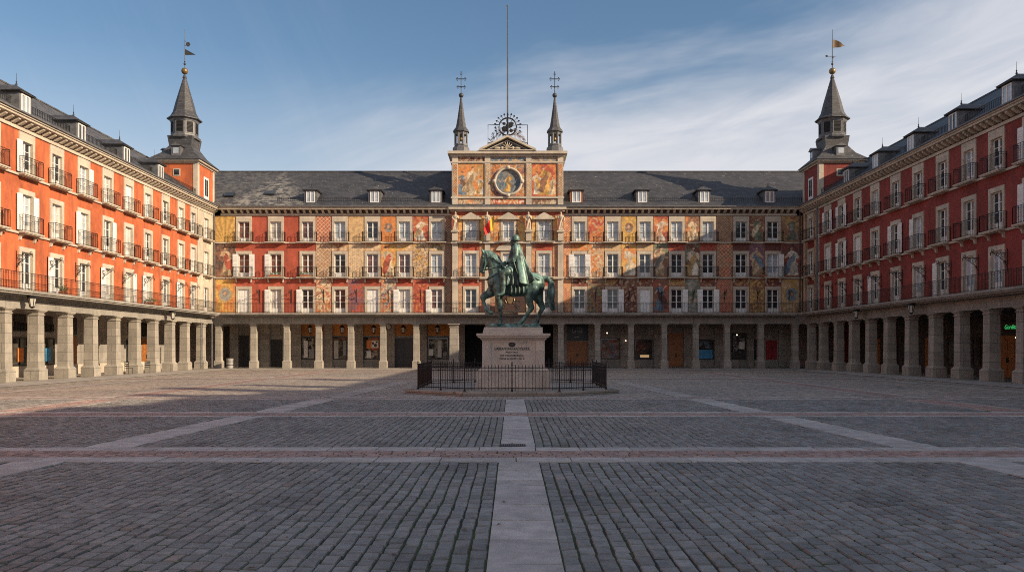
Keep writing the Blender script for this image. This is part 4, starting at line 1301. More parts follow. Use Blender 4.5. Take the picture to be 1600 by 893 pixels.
m = MB(); m.box(iu(1000), iu(1014), 4.1, 4.118, iz(558), iz(554)); m.build('lit_shelf', 'warm_light', cb_)
m = MB(); m.box(iu(573), iu(592), 4.06, 4.115, iz(544), iz(531)); o = tag(m.build('poster', 'orange_panel'), 'orange and white poster hung inside a shop window under the arcade', 'poster'); o.location = (0, 74, 0)
m = MB(); m.box(iu(581), iu(591), 4.05, 4.06, iz(543), iz(532)); w_ = m.build('picture', 'paper', o)
m = MB()
for a, b_, c_ in ((583, 536, .12), (587, 539, .16), (589, 534, .1)): m.sphere((iu(a), 4.05, iz(b_)), (c_, .01, c_), 10, 6)
m.build('print', 'black_board', o)
# black shop sign with oval lettering
m = MB(); m.box(iu(886), iu(918), 3.98, 4.13, iz(531), iz(505)); sg = tag(m.build('shop_sign', 'black_board'), 'black shop sign with an oval of script lettering above the wooden double door', 'sign'); sg.location = (0, 74, 0)
el = MB(); el.tube([(iu(901) + .62 * math.cos(t), 3.965, iz(516.5) + .27 * math.sin(t)) for t in np.linspace(0, 2 * pi, 33)], .014, 4); el.build('oval', 'letter_grey', sg)
text_mesh('Carola', .36, .008, 'letter_grey', 'lettering', sg, (iu(901), 3.97, iz(518.5)), (pi / 2, 0, 0), shear=.3)
text_mesh('deut', .24, .008, 'paper', 'lettering', sg, (iu(900.5), 3.97, iz(527)), (pi / 2, 0, 0), shear=.3)
# lit wall lamps
for px, py, lb in ((948, 520, 'small lit globe lamp above the crowded shop window'), (977, 532, 'small lit wall lamp on a red plate between two shop windows'), (1150, 523, 'small lit globe lamp in the dark arcade near the right corner')):
    t_ = thing('wall_lamp', lb, 'lamp', (iu(px), 77.9, iz(py)), 0, 'lit lamps in the arcade')
    m = MB(); m.box(-.09, .09, .02, .07, -.16, .12); m.tube([(0, .06, 0), (0, .3, .04)], .02); m.build('back_plate', 'red_panel' if px == 977 else 'iron', t_)
    m = MB(); m.sphere((0, -.05, 0), .075); m.build('globe', 'bulb', t_, smooth=True)
# hanging lanterns
def lantern_meshes():
    m = MB()
    for k_ in range(6):
        a = k_ * pi / 3; m.tube([(.11 * math.cos(a), .11 * math.sin(a), -.28), (.2 * math.cos(a), .2 * math.sin(a), .16)], .014, 4)
    m.lathe([(.24, .16), (.24, .19), (.1, .33), (.05, .36), (.05, .42), (.02, .5)], n=6); m.lathe([(.04, -.36), (.13, -.28), (.12, -.26)], n=6)
    g_ = MB(); g_.lathe([(.10, -.27), (.18, .15)], n=6)
    r_ = MB(); r_.tube([(0, 0, .48), (0, 0, .9)], .016)
    h_ = MB(); h_.tube([(0, 0, .48), (0, .05, .62), (0, .3, .68), (0, .62, .62)], .02); h_.tube([(0, .62, .68), (0, .62, .25)], .02); h_.tube([(0, .62, .3), (0, .3, .5), (0, .12, .6)], .014)
    return m.mesh('frame', 'iron'), g_.mesh('lamp_glass', 'lamp_glass'), r_.mesh('rod', 'iron'), h_.mesh('arm', 'iron')
LN = lantern_meshes()
def lantern(loc, rot, label, arm, group, sc=1):
    t_ = thing('lantern', label, 'lantern', loc, rot, group); t_.scale = (sc,) * 3
    place('frame', LN[0], t_); place('lamp_glass', LN[1], t_); place('arm' if arm else 'rod', LN[3 if arm else 2], t_)
    return t_
nthn = ('first', 'second', 'third', 'fourth', 'fifth')
for i, (px, wh) in enumerate(((486, 'over the pale-curtained shop window'), (536, 'over the shop window with green display'), (585, 'over the orange and white poster'), (631, 'over the wide dark doorway'), (684, 'over the shop window nearest the statue'))):
    lantern((iu(px) * .985, 76.6, 3.68), 0, 'hexagonal iron lantern hanging under the arcade ' + wh, False, 'lanterns hanging in the far arcade', 1.15)
for X, Y, lb in ((-27.25, 44.8, 'iron lantern on an arm above the sunlit arcade, nearest the left edge'), (-27.25, 63.4, 'iron lantern on an arm above the sunlit arcade, close to the corner tower')):
    lantern((X, Y, 4.55), pi / 2, lb, True, 'lanterns on arms over the side arcades', 1.1)
for X, Y, lb in ((26.6, 52.6, 'iron lantern on an arm above the shaded arcade, the nearer one'), (26.6, 61.0, 'iron lantern on an arm above the shaded arcade, the farther one')):
    lantern((X, Y, 4.55), -pi / 2, lb, True, 'lanterns on arms over the side arcades', 1.1)
# round wall clock on a pier
m = MB(); t_ = thing('wall_clock', 'round clock fixed to an arcade pier beside the dark doorway', 'clock', (iu(608), 77.9, iz(510.5)))
m.lathe([(.24, 0), (.26, .03), (.26, .08), (.22, .1)], n=20); o = m.build('case', 'iron', t_, (0, 0, 0), (pi / 2, 0, 0))
m = MB(); m.lathe([(.21, .1), (.21, .105)], n=20); m.build('dial', 'paper', t_, (0, 0, 0), (pi / 2, 0, 0))
m = MB(); m.box(-.012, .012, -.125, -.115, 0, .16); m.box(0, .1, -.125, -.115, -.012, .012); m.build('hands', 'black_board', t_)
# green neon sign and timber shop front on the right
yS = 49.3
m = MB(); m.box(-yS - .95, -yS + .95, 3.98, 4.19, 2.95, 3.5); m.build('fascia', 'darkwood', wr)
ns = thing('neon_sign', 'green neon script sign glowing over a timber shop front in the shaded arcade', 'sign', (31.2, 49.4, 3.0))
text_mesh('Gorditz', .38, .008, 'neon', 'lettering', ns, (0, 0, .1), (pi / 2, 0, -pi / 2), shear=.25)
m = MB(); m.tube([(0, .9, .02), (0, -.9, .02)], .015); m.build('support', 'iron', ns)
m = MB(); m.sphere((3.98, 0, 0), .06) if False else m.sphere((0, 0, 0), .07); m.tube([(0, 0, 0), (0, 0, .35)], .01)
sl = tag(m.build('shop_lamp', 'bulb', None, (31.2, 48.8, 2.55), smooth=True), 'small lit bulb hanging in the shop front under the green neon sign', 'lamp')

# ------------------------------------------------------------------ corner towers
def tower(s, Xf, label, wallm, side_m):
    """Xf: |X| of the face flush with the wing"""
    t_ = thing('corner_tower', label, 'tower', (s * (Xf + 1.95), 72.2, 14.9))
    h = 1.95; Z = -14.9
    m = MB(); m.box(-h, h, -h, h, 0, 3.6); m.build('wall', wallm, t_)
    m = MB(); p = .38
    for a in (-1, 1):
        for b_ in (-1, 1):
            x0, x1 = sorted((a * (h + .03), a * (h - p))); y0, y1 = sorted((b_ * (h + .03), b_ * (h - p)))
            m.box(x0, x1, y0, y1, 0, 3.59)
    m.build('quoin', 'trim', t_)
    m = MB(); m.box(-h - .1, h + .1, -h - .1, h + .1, 3.45, 3.6); m.box(-h - .3, h + .3, -h - .3, h + .3, 3.6, 3.74); m.build('eaves', 'trim', t_)
    # windows: small one facing the camera, tall one facing the square
    m = MB(); m.box(-.32, .32, -h - .03, -h + .1, 2.3, 2.95)
    o = m.build('small_window', 'trim', t_, (-s * .1, 0, 0)); m = MB(); m.box(-.22, .22, -h - .04, -h + .1, 2.4, 2.87); m.build('pane', 'pane_dark', o)
    X = -s * h
    m = MB(); m.box(*sorted((X, X - s * .05)), -.55, .55, .55, 2.55); o = m.build('window_frame', 'white', t_)
    m = MB(); m.box(*sorted((X, X - s * .06)), -.36, -.03, .85, 2.35); m.box(*sorted((X, X - s * .06)), .03, .36, .85, 2.35); m.build('pane', 'pane_dark', o)
    # bell shaped slate roof (square, concave)
    m = MB(); prof = [(h + .42, 3.74), (h + .15, 3.98), (h - .45, 4.5), (h - .95, 5.25), (1.12, 6.15)]
    V = []; F = []
    for r_, z in prof: V += [(-r_, -r_, z), (r_, -r_, z), (r_, r_, z), (-r_, r_, z)]
    for i in range(len(prof) - 1):
        for k_ in range(4): F.append((i * 4 + k_, i * 4 + (k_ + 1) % 4, (i + 1) * 4 + (k_ + 1) % 4, (i + 1) * 4 + k_))
    F.append((3, 2, 1, 0)); F.append(tuple(range(len(V) - 4, len(V))))
    m.add(V, F); m.build('bell_roof', 'slate_dark', t_)
    for a in range(4):
        if a == 1: continue
        d = MB(); d.box(-.4, .4, -h + .05, -.9, 4.15, 5.0)
        d.prism([(-.52, 5.0), (.52, 5.0), (.0, 5.28)], -h - .08, -.8); o = d.build('roof_dormer', 'lead', t_, rot=a * pi / 2)
        d = MB(); d.box(-.24, .24, -h + .03, -h + .06, 4.35, 4.85); d.build('pane', 'pane_blue', o)
    # octagonal lantern and spire
    m = MB(); m.lathe([(1.36, 6.0), (1.42, 6.14), (1.3, 6.25)], n=8, phase=pi / 8)
    m.lathe([(1.18, 6.2), (1.18, 7.8)], n=8, phase=pi / 8); m.lathe([(1.24, 7.55), (1.32, 7.8)], n=8, phase=pi / 8)
    o = m.build('lantern', 'lead', t_)
    lv = MB(); lf = MB(); ap = 1.18 * math.cos(pi / 8)
    for k_ in range(8):
        a = k_ * pi / 4 + pi / 2; ca_, sa = math.cos(a), math.sin(a)
        def P(t, d, z): return (ca_ * (ap + d) - sa * t, sa * (ap + d) + ca_ * t, z)
        for (t0, t1, z0, z1, dd, mm) in ((-.3, .3, 6.5, 7.5, .012, lv), (-.38, -.3, 6.42, 7.55, .035, lf), (.3, .38, 6.42, 7.55, .035, lf), (-.3, .3, 6.42, 6.5, .035, lf), (-.3, .3, 7.5, 7.57, .035, lf)):
            mm.add([P(t0, 0, z0), P(t1, 0, z0), P(t1, 0, z1), P(t0, 0, z1), P(t0, dd, z0), P(t1, dd, z0), P(t1, dd, z1), P(t0, dd, z1)],
                   [(4, 5, 6, 7), (0, 1, 5, 4), (1, 2, 6, 5), (2, 3, 7, 6), (3, 0, 4, 7)])
        for j in range(8):
            z = 6.54 + j * .12
            lv.add([P(-.3, .012, z), P(.3, .012, z), P(.3, .05, z - .03), P(-.3, .05, z - .03), P(-.3, .012, z + .03), P(.3, .012, z + .03)], [(3, 2, 1, 0), (2, 3, 4, 5)])
    lv.build('louvres', 'dark', o); lf.build('louvre_frame', 'lead', o)
    m = MB(); m.lathe([(1.52, 7.78), (1.52, 7.86), (1.22, 8.1), (1.0, 8.5), (.78, 9.4), (.2, 11.45), (.15, 11.6), (.2, 11.66), (.1, 11.95)], n=8, phase=pi / 8)
    m.build('spire', 'slate_dark', t_)
    m = MB(); m.sphere((0, 0, 12.3), .3, 16, 10); m.build('ball', 'gold', t_, smooth=True)
    m = MB(); m.tube([(0, 0, 12.5), (0, 0, 16.1)], .04, 6, .02); m.sphere((0, 0, 12.95), .11, 8, 6); m.sphere((0, 0, 13.15), .07, 8, 6)
    if s < 0:
        m.add([(0, 0, 14.35), (0, 0, 13.75), (1.0, .05, 13.8), (.9, .05, 13.86)], [(0, 1, 2, 3), (3, 2, 1, 0)])
        for k_ in range(6):
            a = k_ * pi / 3; m.sphere((.32 + .12 * math.cos(a), 0, 14.75 + .12 * math.sin(a)), (.1, .03, .1), 8, 6)
        m.tube([(0, 0, 14.6), (.25, 0, 14.75)], .02); m.tube([(0, 0, 15.1), (.1, 0, 15.0), (.18, 0, 14.85)], .02)
        wv = m.build('weathervane', 'iron_grey', t_)
    else:
        m.tube([(-.5, 0, 13.65), (.3, 0, 13.65)], .02); m.sphere((-.5, 0, 13.68), (.14, .03, .1), 8, 6); m.sphere((.05, 0, 13.55), (.1, .03, .08), 8, 6)
        wv = m.build('weathervane', 'iron_grey', t_)
        f = MB(); nx = 10
        V = []
        for i in range(nx + 1):
            a = i / nx; V += [(.05 + a * 1.15, .06 * math.sin(a * 7), 15.2 - .52 * a + .1 * math.sin(a * 5)), (.05 + a * 1.15, .06 * math.sin(a * 7 + .3), 14.4 + .18 * a + .04 * math.sin(a * 9))]
        f.add(V, [(2 * i, 2 * i + 1, 2 * i + 3, 2 * i + 2) for i in range(nx)] ); f.build('pennant', 'pennant', wv)
    return t_
tower(-1, 28.0 - .0, 'slate spired corner tower with bright orange walls, at the left end of the far building', 'red_left', None)
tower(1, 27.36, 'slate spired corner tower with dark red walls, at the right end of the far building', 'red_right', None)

# ------------------------------------------------------------------ flagpole, roof ironwork, flag, facade statues
t_ = thing('flagpole', 'tall slim flagpole rising behind the central pediment', 'flagpole', (ux(793), 74.9, 20.2))
m = MB(); m.tube([(0, 0, 0), (0, 0, 14.1)], .085, 8, .045); m.build('pole', 'iron_grey', t_)
m = MB(); m.sphere((0, 0, 14.15), .1); m.build('finial', 'lead', t_, smooth=True)
t_ = thing('roof_ornament', 'wrought iron wheel with scrollwork and a square frame above the pediment', 'ironwork', (ux(793.3), 74.45, 20.2))
cz = 2.55
m = MB(); m.tube([(.82 * math.cos(a), 0, cz + .82 * math.sin(a)) for a in np.linspace(0, 2 * pi, 29)], .07, 6)
m.tube([(.12 * math.cos(a), 0, cz + .12 * math.sin(a)) for a in np.linspace(0, 2 * pi, 9)], .05, 5)
for k_ in range(8):
    a = k_ * pi / 4 + .2; m.tube([(.12 * math.cos(a), 0, cz + .12 * math.sin(a)), (.8 * math.cos(a), 0, cz + .8 * math.sin(a))], .025, 4)
for (ax_, az, r_) in ((.15, .15, .34), (-.25, -.2, .36), (.32, -.36, .2), (-.35, .3, .18), (.38, .3, .2)):
    m.sphere((ax_, .02, cz + az), (r_, .05, r_ * .8), 9, 6)
m.build('wheel', 'iron', t_)
m = MB()
for k_ in range(17):
    a = -.6 + k_ * (pi + 1.2) / 16
    r1, r2 = .85, 1.18 + .04 * (k_ % 2)
    m.tube([(r1 * math.cos(a), 0, cz + r1 * math.sin(a)), (r2 * math.cos(a), 0, cz + r2 * math.sin(a))], .02, 4); [m.sphere((r2 * math.cos(a) + .055 * math.cos(a + f_), 0, cz + r2 * math.sin(a) + .055 * math.sin(a + f_)), .05, 6, 5) for f_ in (0, 2.1, -2.1)]
m.build('rays', 'iron', t_)
m = MB(); h = 1.86
m.tube([(-h, 0, 1.0), (-h, 0, cz + .18), (-.85, 0, cz + .18)], .035, 4); m.tube([(h, 0, 1.0), (h, 0, cz + .18), (.85, 0, cz + .18)], .035, 4)
m.tube([(-h, 0, -.0), (-h, 0, 1.05)], .06, 4); m.tube([(h, 0, -.0), (h, 0, 1.05)], .06, 4)
m.tube([(-h, 0, 1.0), (0, 0, 1.55)], .035, 4); m.tube([(h, 0, 1.0), (0, 0, 1.55)], .035, 4); m.tube([(0, 0, 0.2), (0, 0, 3.6)], .07, 6)
m.build('frame', 'iron', t_)
rr = random.Random(4)
for s in (-1, 1):
    m = MB()
    for k_ in range(11):
        t = k_ / 10; x = s * (.35 + 1.2 * t); z = 1.42 - .32 * t
        hgt = .25 + .75 * math.sin(pi * min(1, t * .8 + .2)) * rr.uniform(.6, 1.1)
        pts = [(x, 0, z), (x + s * .1 * rr.uniform(0, 1), 0, z + hgt * .5), (x + s * .2 * rr.uniform(-.3, 1), 0, z + hgt)]
        m.tube(pts, .02, 4); m.tube([(pts[2][0] + s * (.13 - .011 * q_) * math.cos(q_ * .75), 0, pts[2][2] + (.13 - .011 * q_) * math.sin(q_ * .75)) for q_ in range(9)], .022, 4); m.tube([(pts[1][0] - s * (.11 - .01 * q_) * math.cos(q_ * .8), 0, pts[1][2] + (.11 - .01 * q_) * math.sin(q_ * .8)) for q_ in range(8)], .02, 4)
    m.build('scrollwork', 'iron' if s < 0 else 'pennant', t_)
# flag at the balcony
t_ = thing('flag', 'red and yellow flag hanging from a slanted pole on the central balcony', 'flag', (ux(772), 72.95, 11.8))
m = MB(); m.tube([(0, 0, -.1), (0, 0, 2.4)], .03, 6); m.build('pole', 'iron_grey', t_)
nx, nz_ = 14, 10
for (a0, a1, mt, nm) in ((0, .34, 'flag_yellow', 'yellow_cloth'), (.34, 1.0, 'flag_red', 'red_cloth')):
    V = []; F = []
    for i in range(nx + 1):
        t = a0 + (a1 - a0) * i / nx
        for j in range(nz_ + 1):
            q = j / nz_
            x = -.02 - .92 * t * (1 - .2 * q * t); z = 2.3 - 1.15 * t ** 1.15 - q * (1.28 - .62 * t)
            V.append((x, .08 * math.sin(t * 9 + q * 2), max(z, -.1 + .0 * q)))
    for i in range(nx):
        for j in range(nz_): F.append((i * (nz_ + 1) + j, (i + 1) * (nz_ + 1) + j, (i + 1) * (nz_ + 1) + j + 1, i * (nz_ + 1) + j + 1))
    m = MB(); m.add(V, F); m.build(nm, mt, t_, smooth=True)
# four statues on the pilaster brackets
def facade_statue(seed):
    r = random.Random(seed); m = MB()
    sw = r.uniform(-.05, .05)
    chain(m, [(0, 0, .1, .22, .17, .12), (sw * .5, 0, .7, .2, .16, .2), (sw, 0, 1.05, .17, .14, .15), (sw, 0, 1.35, .23, .15, .12)])
    chain(m, [(sw, 0, 1.42, .07, .07, .08), (sw * 1.2, -.02, 1.62, .095, .11, .13)])
    for s in (-1, 1):
        e = (sw + s * .3, -.04, 1.08 + r.uniform(-.05, .1)); hnd = (sw + s * r.uniform(.05, .3), -.2, 1.0 + r.uniform(-.15, .25))
        chain(m, [(sw + s * .22, 0, 1.36, .075, .075, .08), (*e, .06, .06, .06), (*hnd, .05, .05, .05)])
    m.tube([(sw - .2, -.14, .15), (sw - .05, -.17, .8), (sw + .15, -.1, 1.3)], .06, 6); m.tube([(sw + .16, -.12, .1), (sw + .13, -.15, .75)], .05, 6)
    m.box(-.27, .27, -.2, .2, -.02, .08)
    return m
for i, (x, lb) in enumerate(zip(PIX, ('pale stone robed statue on the facade, leftmost of the four', 'pale stone robed statue on the facade, just behind the red and yellow flag', 'pale stone robed statue on the facade, right of the middle window', 'pale stone robed statue on the facade, rightmost of the four'))):
    o = blob('stone_figure', facade_statue(i + 2), .035, 'statue_stone', None, (x, 74 + yf - .33, 12.81), 3)
    tag(o, lb, 'statue', 'statues along the top storey of the centre')

# ------------------------------------------------------------------ monument
CYm = 34.6
oct_ = [(-1.95, 31.2), (1.95, 31.2), (4.5, 33.3), (4.5, 39.9), (1.95, 42.0), (-1.95, 42.0), (-4.5, 39.9), (-4.5, 33.3)]
m = MB(); m.prismz(oct_, -.02, .13); pf = tag(m.build('stone_platform', 'stone_dark'), 'low octagonal stone platform under the fenced monument', 'platform')
m = MB()
for a, b_ in zip(oct_, oct_[1:] + oct_[:1]):
    a = Vector((*a, 0)); b2 = Vector((*b_, 0)); d = b2 - a; n = max(2, int(d.length / .8)); c0_ = Vector((0, 36.6, 0))
    for i in range(n):
        p, q = a + d * (i / n) + d.normalized() * .006, a + d * ((i + 1) / n) - d.normalized() * .006
        inn = Vector((-d.y, d.x, 0)).normalized() * .4; out = -inn.normalized() * .03
        V = [p + out, q + out, q + inn, p + inn]
        m.add([(*v_.xy, .09) for v_ in V] + [(*v_.xy, .165) for v_ in V], [(0, 3, 2, 1), (4, 5, 6, 7), (0, 1, 5, 4), (1, 2, 6, 5), (2, 3, 7, 6), (3, 0, 4, 7)])
m.build('kerb_stones', 'stone', pf)
# pedestal
pd = thing('pedestal', 'pinkish granite pedestal with carved dark inscription carrying the bronze rider', 'pedestal', (.06, CYm, 0))
D = .62
m = MB(); m.box(-1.56, 1.56, -D - .5, D + .5, .1, .94); m.box(-1.62, 1.62, -D - .56, D + .56, .1, .3); m.build('plinth', 'pedestal', pd)
m = MB(); m.frustum((-1.52, 1.52, -D - .46, D + .46, .94), (-1.33, 1.33, -D - .26, D + .26, 1.12))
m.box(-1.31, 1.31, -D - .2, D + .2, 1.12, 2.24)
for s in (-1, 1):
    x0, x1 = sorted((s * 1.335, s * .96)); m.box(x0, x1, -D - .255, D + .255, 1.12, 2.24)
m.box(-.96, .96, -D - .25, -D - .2, 1.12, 1.17); m.box(-.96, .96, -D - .25, -D - .2, 2.16, 2.24)
m.build('die', 'pedestal', pd)
m = MB(); m.frustum((-1.36, 1.36, -D - .28, D + .28, 2.24), (-1.47, 1.47, -D - .4, D + .4, 2.36)); m.box(-1.52, 1.52, -D - .45, D + .45, 2.36, 2.43); m.box(-1.57, 1.57, -D - .5, D + .5, 2.43, 2.53); m.build('cornice', 'pedestal', pd)
m = MB(); m.frustum((-1.32, 1.25, -D - .25, D + .25, 2.53), (-1.25, 1.25, -D - .2, D + .2, 2.80)); m.build('top_block', 'pedestal', pd)
fy = -D - .205
for body, size, z, sx in (('GABRANONGERADYSLUDE', .165, 1.83, .74), ('PRESTTAMCA', .088, 1.70, 1.0), ('FOR TRECEDMURADAL', .098, 1.56, .98), ('DEDIE AUGUST 1391 A', .105, 1.42, 1.0)):
    text_mesh(body, size, .004, 'letter', 'inscription', pd, (-.06, fy, z), (pi / 2, 0, 0), sx=sx, bold=.0035 if size > .15 else .0015)
m = MB(); m.sphere((-.06, fy, 2.06), (.155, .02, .10), 20, 10); o = m.build('oval_plaque', 'letter', pd, smooth=True)
text_mesh('1', .12, .003, 'letter_grey', 'numeral', o, (-.06, fy - .021, 2.02), (pi / 2, 0, 0))

# equestrian statue : points taken in a local pixel grid (kx, kz), k = .00533 m
k = .00533
def Xs(a): return a * k - 1.82
def Zs(b_): return 7.324 - b_ * k
st = thing('equestrian_statue', 'green patinated bronze rider in helmet and cape on a walking horse', 'statue', (0, CYm, 0))
def pt(a, b_, y, r, ry=None, rz=None): return (Xs(a), y, Zs(b_), r * k, (ry or r) * k, (rz or r) * k)
m = MB()
# trunk
chain(m, [pt(205, 470, 0, 68, 72, 88), pt(265, 485, 0, 84, 84, 96), pt(350, 500, 0, 92, 92, 97), pt(430, 497, 0, 94, 92, 96), pt(510, 488, 0, 92, 90, 94), pt(548, 492, 0, 66, 78, 84)])
chain(m, [pt(470, 440, 0, 60, 60, 52), pt(545, 450, 0, 52, 64, 48)])
# neck and head
chain(m, [pt(228, 430, 0, 78, 60), pt(212, 360, 0, 70, 48), pt(192, 300, 0, 60, 40), pt(152, 256, 0, 46, 32)])
chain(m, [pt(128, 254, 0, 37, 30), pt(118, 296, 0, 40, 30), pt(104, 342, 0, 29, 25), pt(95, 372, 0, 25, 22)])
chain(m, [pt(146, 300, 0, 26, 26), pt(128, 330, 0, 22, 22)])
chain(m, [pt(92, 382, 0, 19, 19), pt(106, 392, 0, 15, 16)])
for s in (-1, 1): m.sphere((Xs(104), s * .145, Zs(268)), (.05, .03, .05))
for s in (-1, 1):
    chain(m, [pt(108, 236, s * .08, 12), pt(97, 214, s * .10, 9), pt(91, 204, s * .105, 4)])
# near / far legs  (y<0 is the side seen from the square)
yn, yfr = -.24, .24
chain(m, [pt(205, 515, yfr, 56, 42, 62), pt(158, 562, yfr, 38, 32), pt(102, 594, yfr, 25, 23)])
chain(m, [pt(100, 596, yfr, 25, 23, 26), pt(106, 632, yfr, 16, 16), pt(118, 676, yfr, 14, 14), pt(127, 694, yfr, 18, 17)])
chain(m, [pt(128, 696, yfr, 16, 16), pt(146, 708, yfr, 15, 15), pt(166, 724, yfr, 22, 20, 17)])
chain(m, [pt(235, 520, yn, 52, 40, 60), pt(232, 590, yn, 33, 30), pt(240, 668, yn, 25), pt(241, 692, yn, 23), pt(246, 720, yn, 15), pt(247, 765, yn, 14), pt(246, 787, yn, 20), pt(240, 806, yn, 18)])
chain(m, [pt(240, 806, yn, 17), pt(234, 822, yn, 24, 20, 13)])
chain(m, [pt(505, 530, yn, 66, 44, 70), pt(480, 600, yn, 44, 36), pt(484, 645, yn, 29), pt(502, 688, yn, 25, 20, 24), pt(480, 722, yn, 16), pt(446, 768, yn, 15), pt(428, 792, yn, 20)])
chain(m, [pt(425, 795, yn, 16), pt(400, 818, yn, 26, 20, 14)])
chain(m, [pt(545, 530, yfr, 60, 42, 70), pt(555, 600, yfr, 42, 34), pt(578, 642, yfr, 29), pt(594, 684, yfr, 25, 20, 24), pt(575, 722, yfr, 16), pt(557, 770, yfr, 15), pt(549, 794, yfr, 20)])
chain(m, [pt(548, 797, yfr, 16), pt(536, 818, yfr, 25, 20, 14)])
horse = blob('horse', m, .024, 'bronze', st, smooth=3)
# mane, tail
m = MB(); rr = random.Random(2)
for i in range(46):
    t = i / 45
    cx_ = 112 + (285 - 112) * t; cz_ = 222 + 128 * t ** 1.55
    for s in (-1, 1):
        y0 = s * .03; ln = rr.uniform(28, 55)
        chain(m, [pt(cx_, cz_, y0, 13), pt(cx_ + 6 + ln * .3, cz_ + ln * .5, s * (.12 + .1 * t), 10), pt(cx_ + 14 + ln * .3, cz_ + ln, s * (.20 + .1 * t), 6)], .7)
for i in range(4): chain(m, [pt(118, 228, .03 * (i - 1.5), 11), pt(96 - i * 3, 262 + 5 * i, .04 * (i - 1.5), 8)], .7)
blob('mane', m, .022, 'bronze', st, smooth=1)
m = MB()
for i in range(9):
    a = (i - 4) / 4; rw = rr.uniform(-8, 8)
    chain(m, [pt(588, 448, .02 * a, 20), pt(632, 440 + rw * .3, .05 * a, 18), pt(664 + 10 * a, 490 + rw, .09 * a, 17), pt(662 + 18 * a, 570 + rw, .11 * (i % 3 - 1), 16), pt(656 + 22 * a, 640 + rw * 2, .1 * (i % 3 - 1), 13), pt(680 + 18 * a, 700 + rw, .08 * a, 7)], .5)
blob('tail', m, .024, 'bronze', st, smooth=1)
# rider
m = MB()
chain(m, [pt(345, 385, 0, 52, 62, 45), pt(352, 330, 0, 44, 54, 44), pt(358, 270, 0, 50, 58, 46), pt(372, 205, 0, 42, 66, 30)])
chain(m, [pt(365, 180, 0, 19), pt(360, 150, 0, 20)])
chain(m, [pt(362, 140, 0, 27, 24, 30), pt(354, 152, 0, 22, 20, 26)])
m.sphere((Xs(331), 0, Zs(146)), (10 * k, 7 * k, 10 * k)); chain(m, [pt(342, 168, 0, 15, 14, 14), pt(340, 180, 0, 8, 9, 10)])
for s in (-1, 1):
    y1 = s * .42
    chain(m, [pt(345, 385, s * .24, 42, 36), pt(300, 400, s * .46, 38, 34), pt(268, 412, s * .52, 32, 30), pt(266, 430, s * .53, 27), pt(272, 500, s * .54, 24), pt(268, 560, s * .54, 17)])
    chain(m, [pt(268, 566, s * .54, 17), pt(252, 582, s * .55, 17, 17, 13), pt(228, 588, s * .56, 13, 15, 10)])
    # arms
    sh_ = pt(376, 205, s * .34, 28)
    if s < 0:
        chain(m, [sh_, pt(372, 268, s * .45, 23), pt(352, 300, s * .46, 20), pt(318, 312, s * .40, 15)])
        hand = (318, 312, s * .40)
    else:
        chain(m, [sh_, pt(352, 262, s * .45, 23), pt(312, 300, s * .36, 18), pt(290, 318, s * .18, 14)]); hand = (290, 318, s * .18)
    hx, hz, hy = hand
    m.sphere((Xs(hx - 8), hy, Zs(hz)), (13 * k, 9 * k, 12 * k))
    for f in range(4): chain(m, [pt(hx - 16, hz - 8 + f * 5, hy - s * .0, 4.5), pt(hx - 25, hz - 4 + f * 5, hy - .02, 4.2), pt(hx - 24, hz + 2 + f * 5, hy - .045, 4)], .6)
    chain(m, [pt(hx - 6, hz - 10, hy - .02, 5), pt(hx - 18, hz - 14, hy - .035, 4)], .6)
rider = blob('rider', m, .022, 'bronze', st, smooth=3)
# helmet with brim
m = MB(); m.lathe([(.205, Zs(135)), (.225, Zs(131)), (.18, Zs(126)), (.182, Zs(112)), (.16, Zs(98)), (.10, Zs(88)), (.02, Zs(84))], Xs(370), 0, 20); m.tube([(Xs(345), 0, Zs(108)), (Xs(360), 0, Zs(90)), (Xs(385), 0, Zs(88)), (Xs(402), 0, Zs(112))], .025, 6)
m.build('helmet', 'bronze', st, smooth=True)
m = MB(); m.lathe([(.15, -.10), (.19, -.05), (.16, 0), (.12, .05)], 0, 0, 20); m.build('collar', 'bronze', st, (Xs(368), 0, Zs(180)))
# cape with folds
V = []; F = []; na, nt_ = 72, 26
for j in range(nt_ + 1):
    t = j / nt_
    cx_ = 382 + 62 * t ** 1.15; cz_ = 172 + 310 * t + 12 * math.sin(t * 3)
    rx = 30 + 54 * t ** .9; ry = 68 + 54 * t ** .7
    for i in range(na + 1):
        a = (-2.0 + 4.0 * i / na)
        fold = 1 + (.04 + .16 * t) * math.sin(a * 7.5 + 1.3 * t + .5 * math.sin(a * 3)) * (.4 + .6 * t)
        ca_, sa_ = math.cos(a), math.sin(a)
        ca_ = math.copysign(abs(ca_) ** .5, ca_); sa_ = math.copysign(abs(sa_) ** .6, sa_)
        V.append((Xs(cx_ + rx * fold * ca_), ry * k * fold * sa_ * .95, Zs(cz_ + 22 * t * t * math.sin(a * 4 + 1))))
for j in range(nt_):
    for i in range(na): F.append((j * (na + 1) + i, (j + 1) * (na + 1) + i, (j + 1) * (na + 1) + i + 1, j * (na + 1) + i + 1))
n0 = len(V); c0_ = (Xs(400), Zs(300))
V2 = []
for j in range(nt_ + 1):
    t = j / nt_; cx_ = Xs(382 + 62 * t ** 1.15)
    for i in range(na + 1):
        x, y, z = V[j * (na + 1) + i]; V2.append((cx_ + (x - cx_) * .88, y * .93, z + .012))
F += [tuple(n0 + q for q in f[::-1]) for f in F]
for i in range(na): F.append((nt_ * (na + 1) + i, n0 + nt_ * (na + 1) + i, n0 + nt_ * (na + 1) + i + 1, nt_ * (na + 1) + i + 1))
for j in range(nt_):
    for e in (0, na): F.append((j * (na + 1) + e, n0 + j * (na + 1) + e, n0 + (j + 1) * (na + 1) + e, (j + 1) * (na + 1) + e))
m = MB(); m.add(V + V2, F); m.build('cape', 'bronze', st, smooth=True)
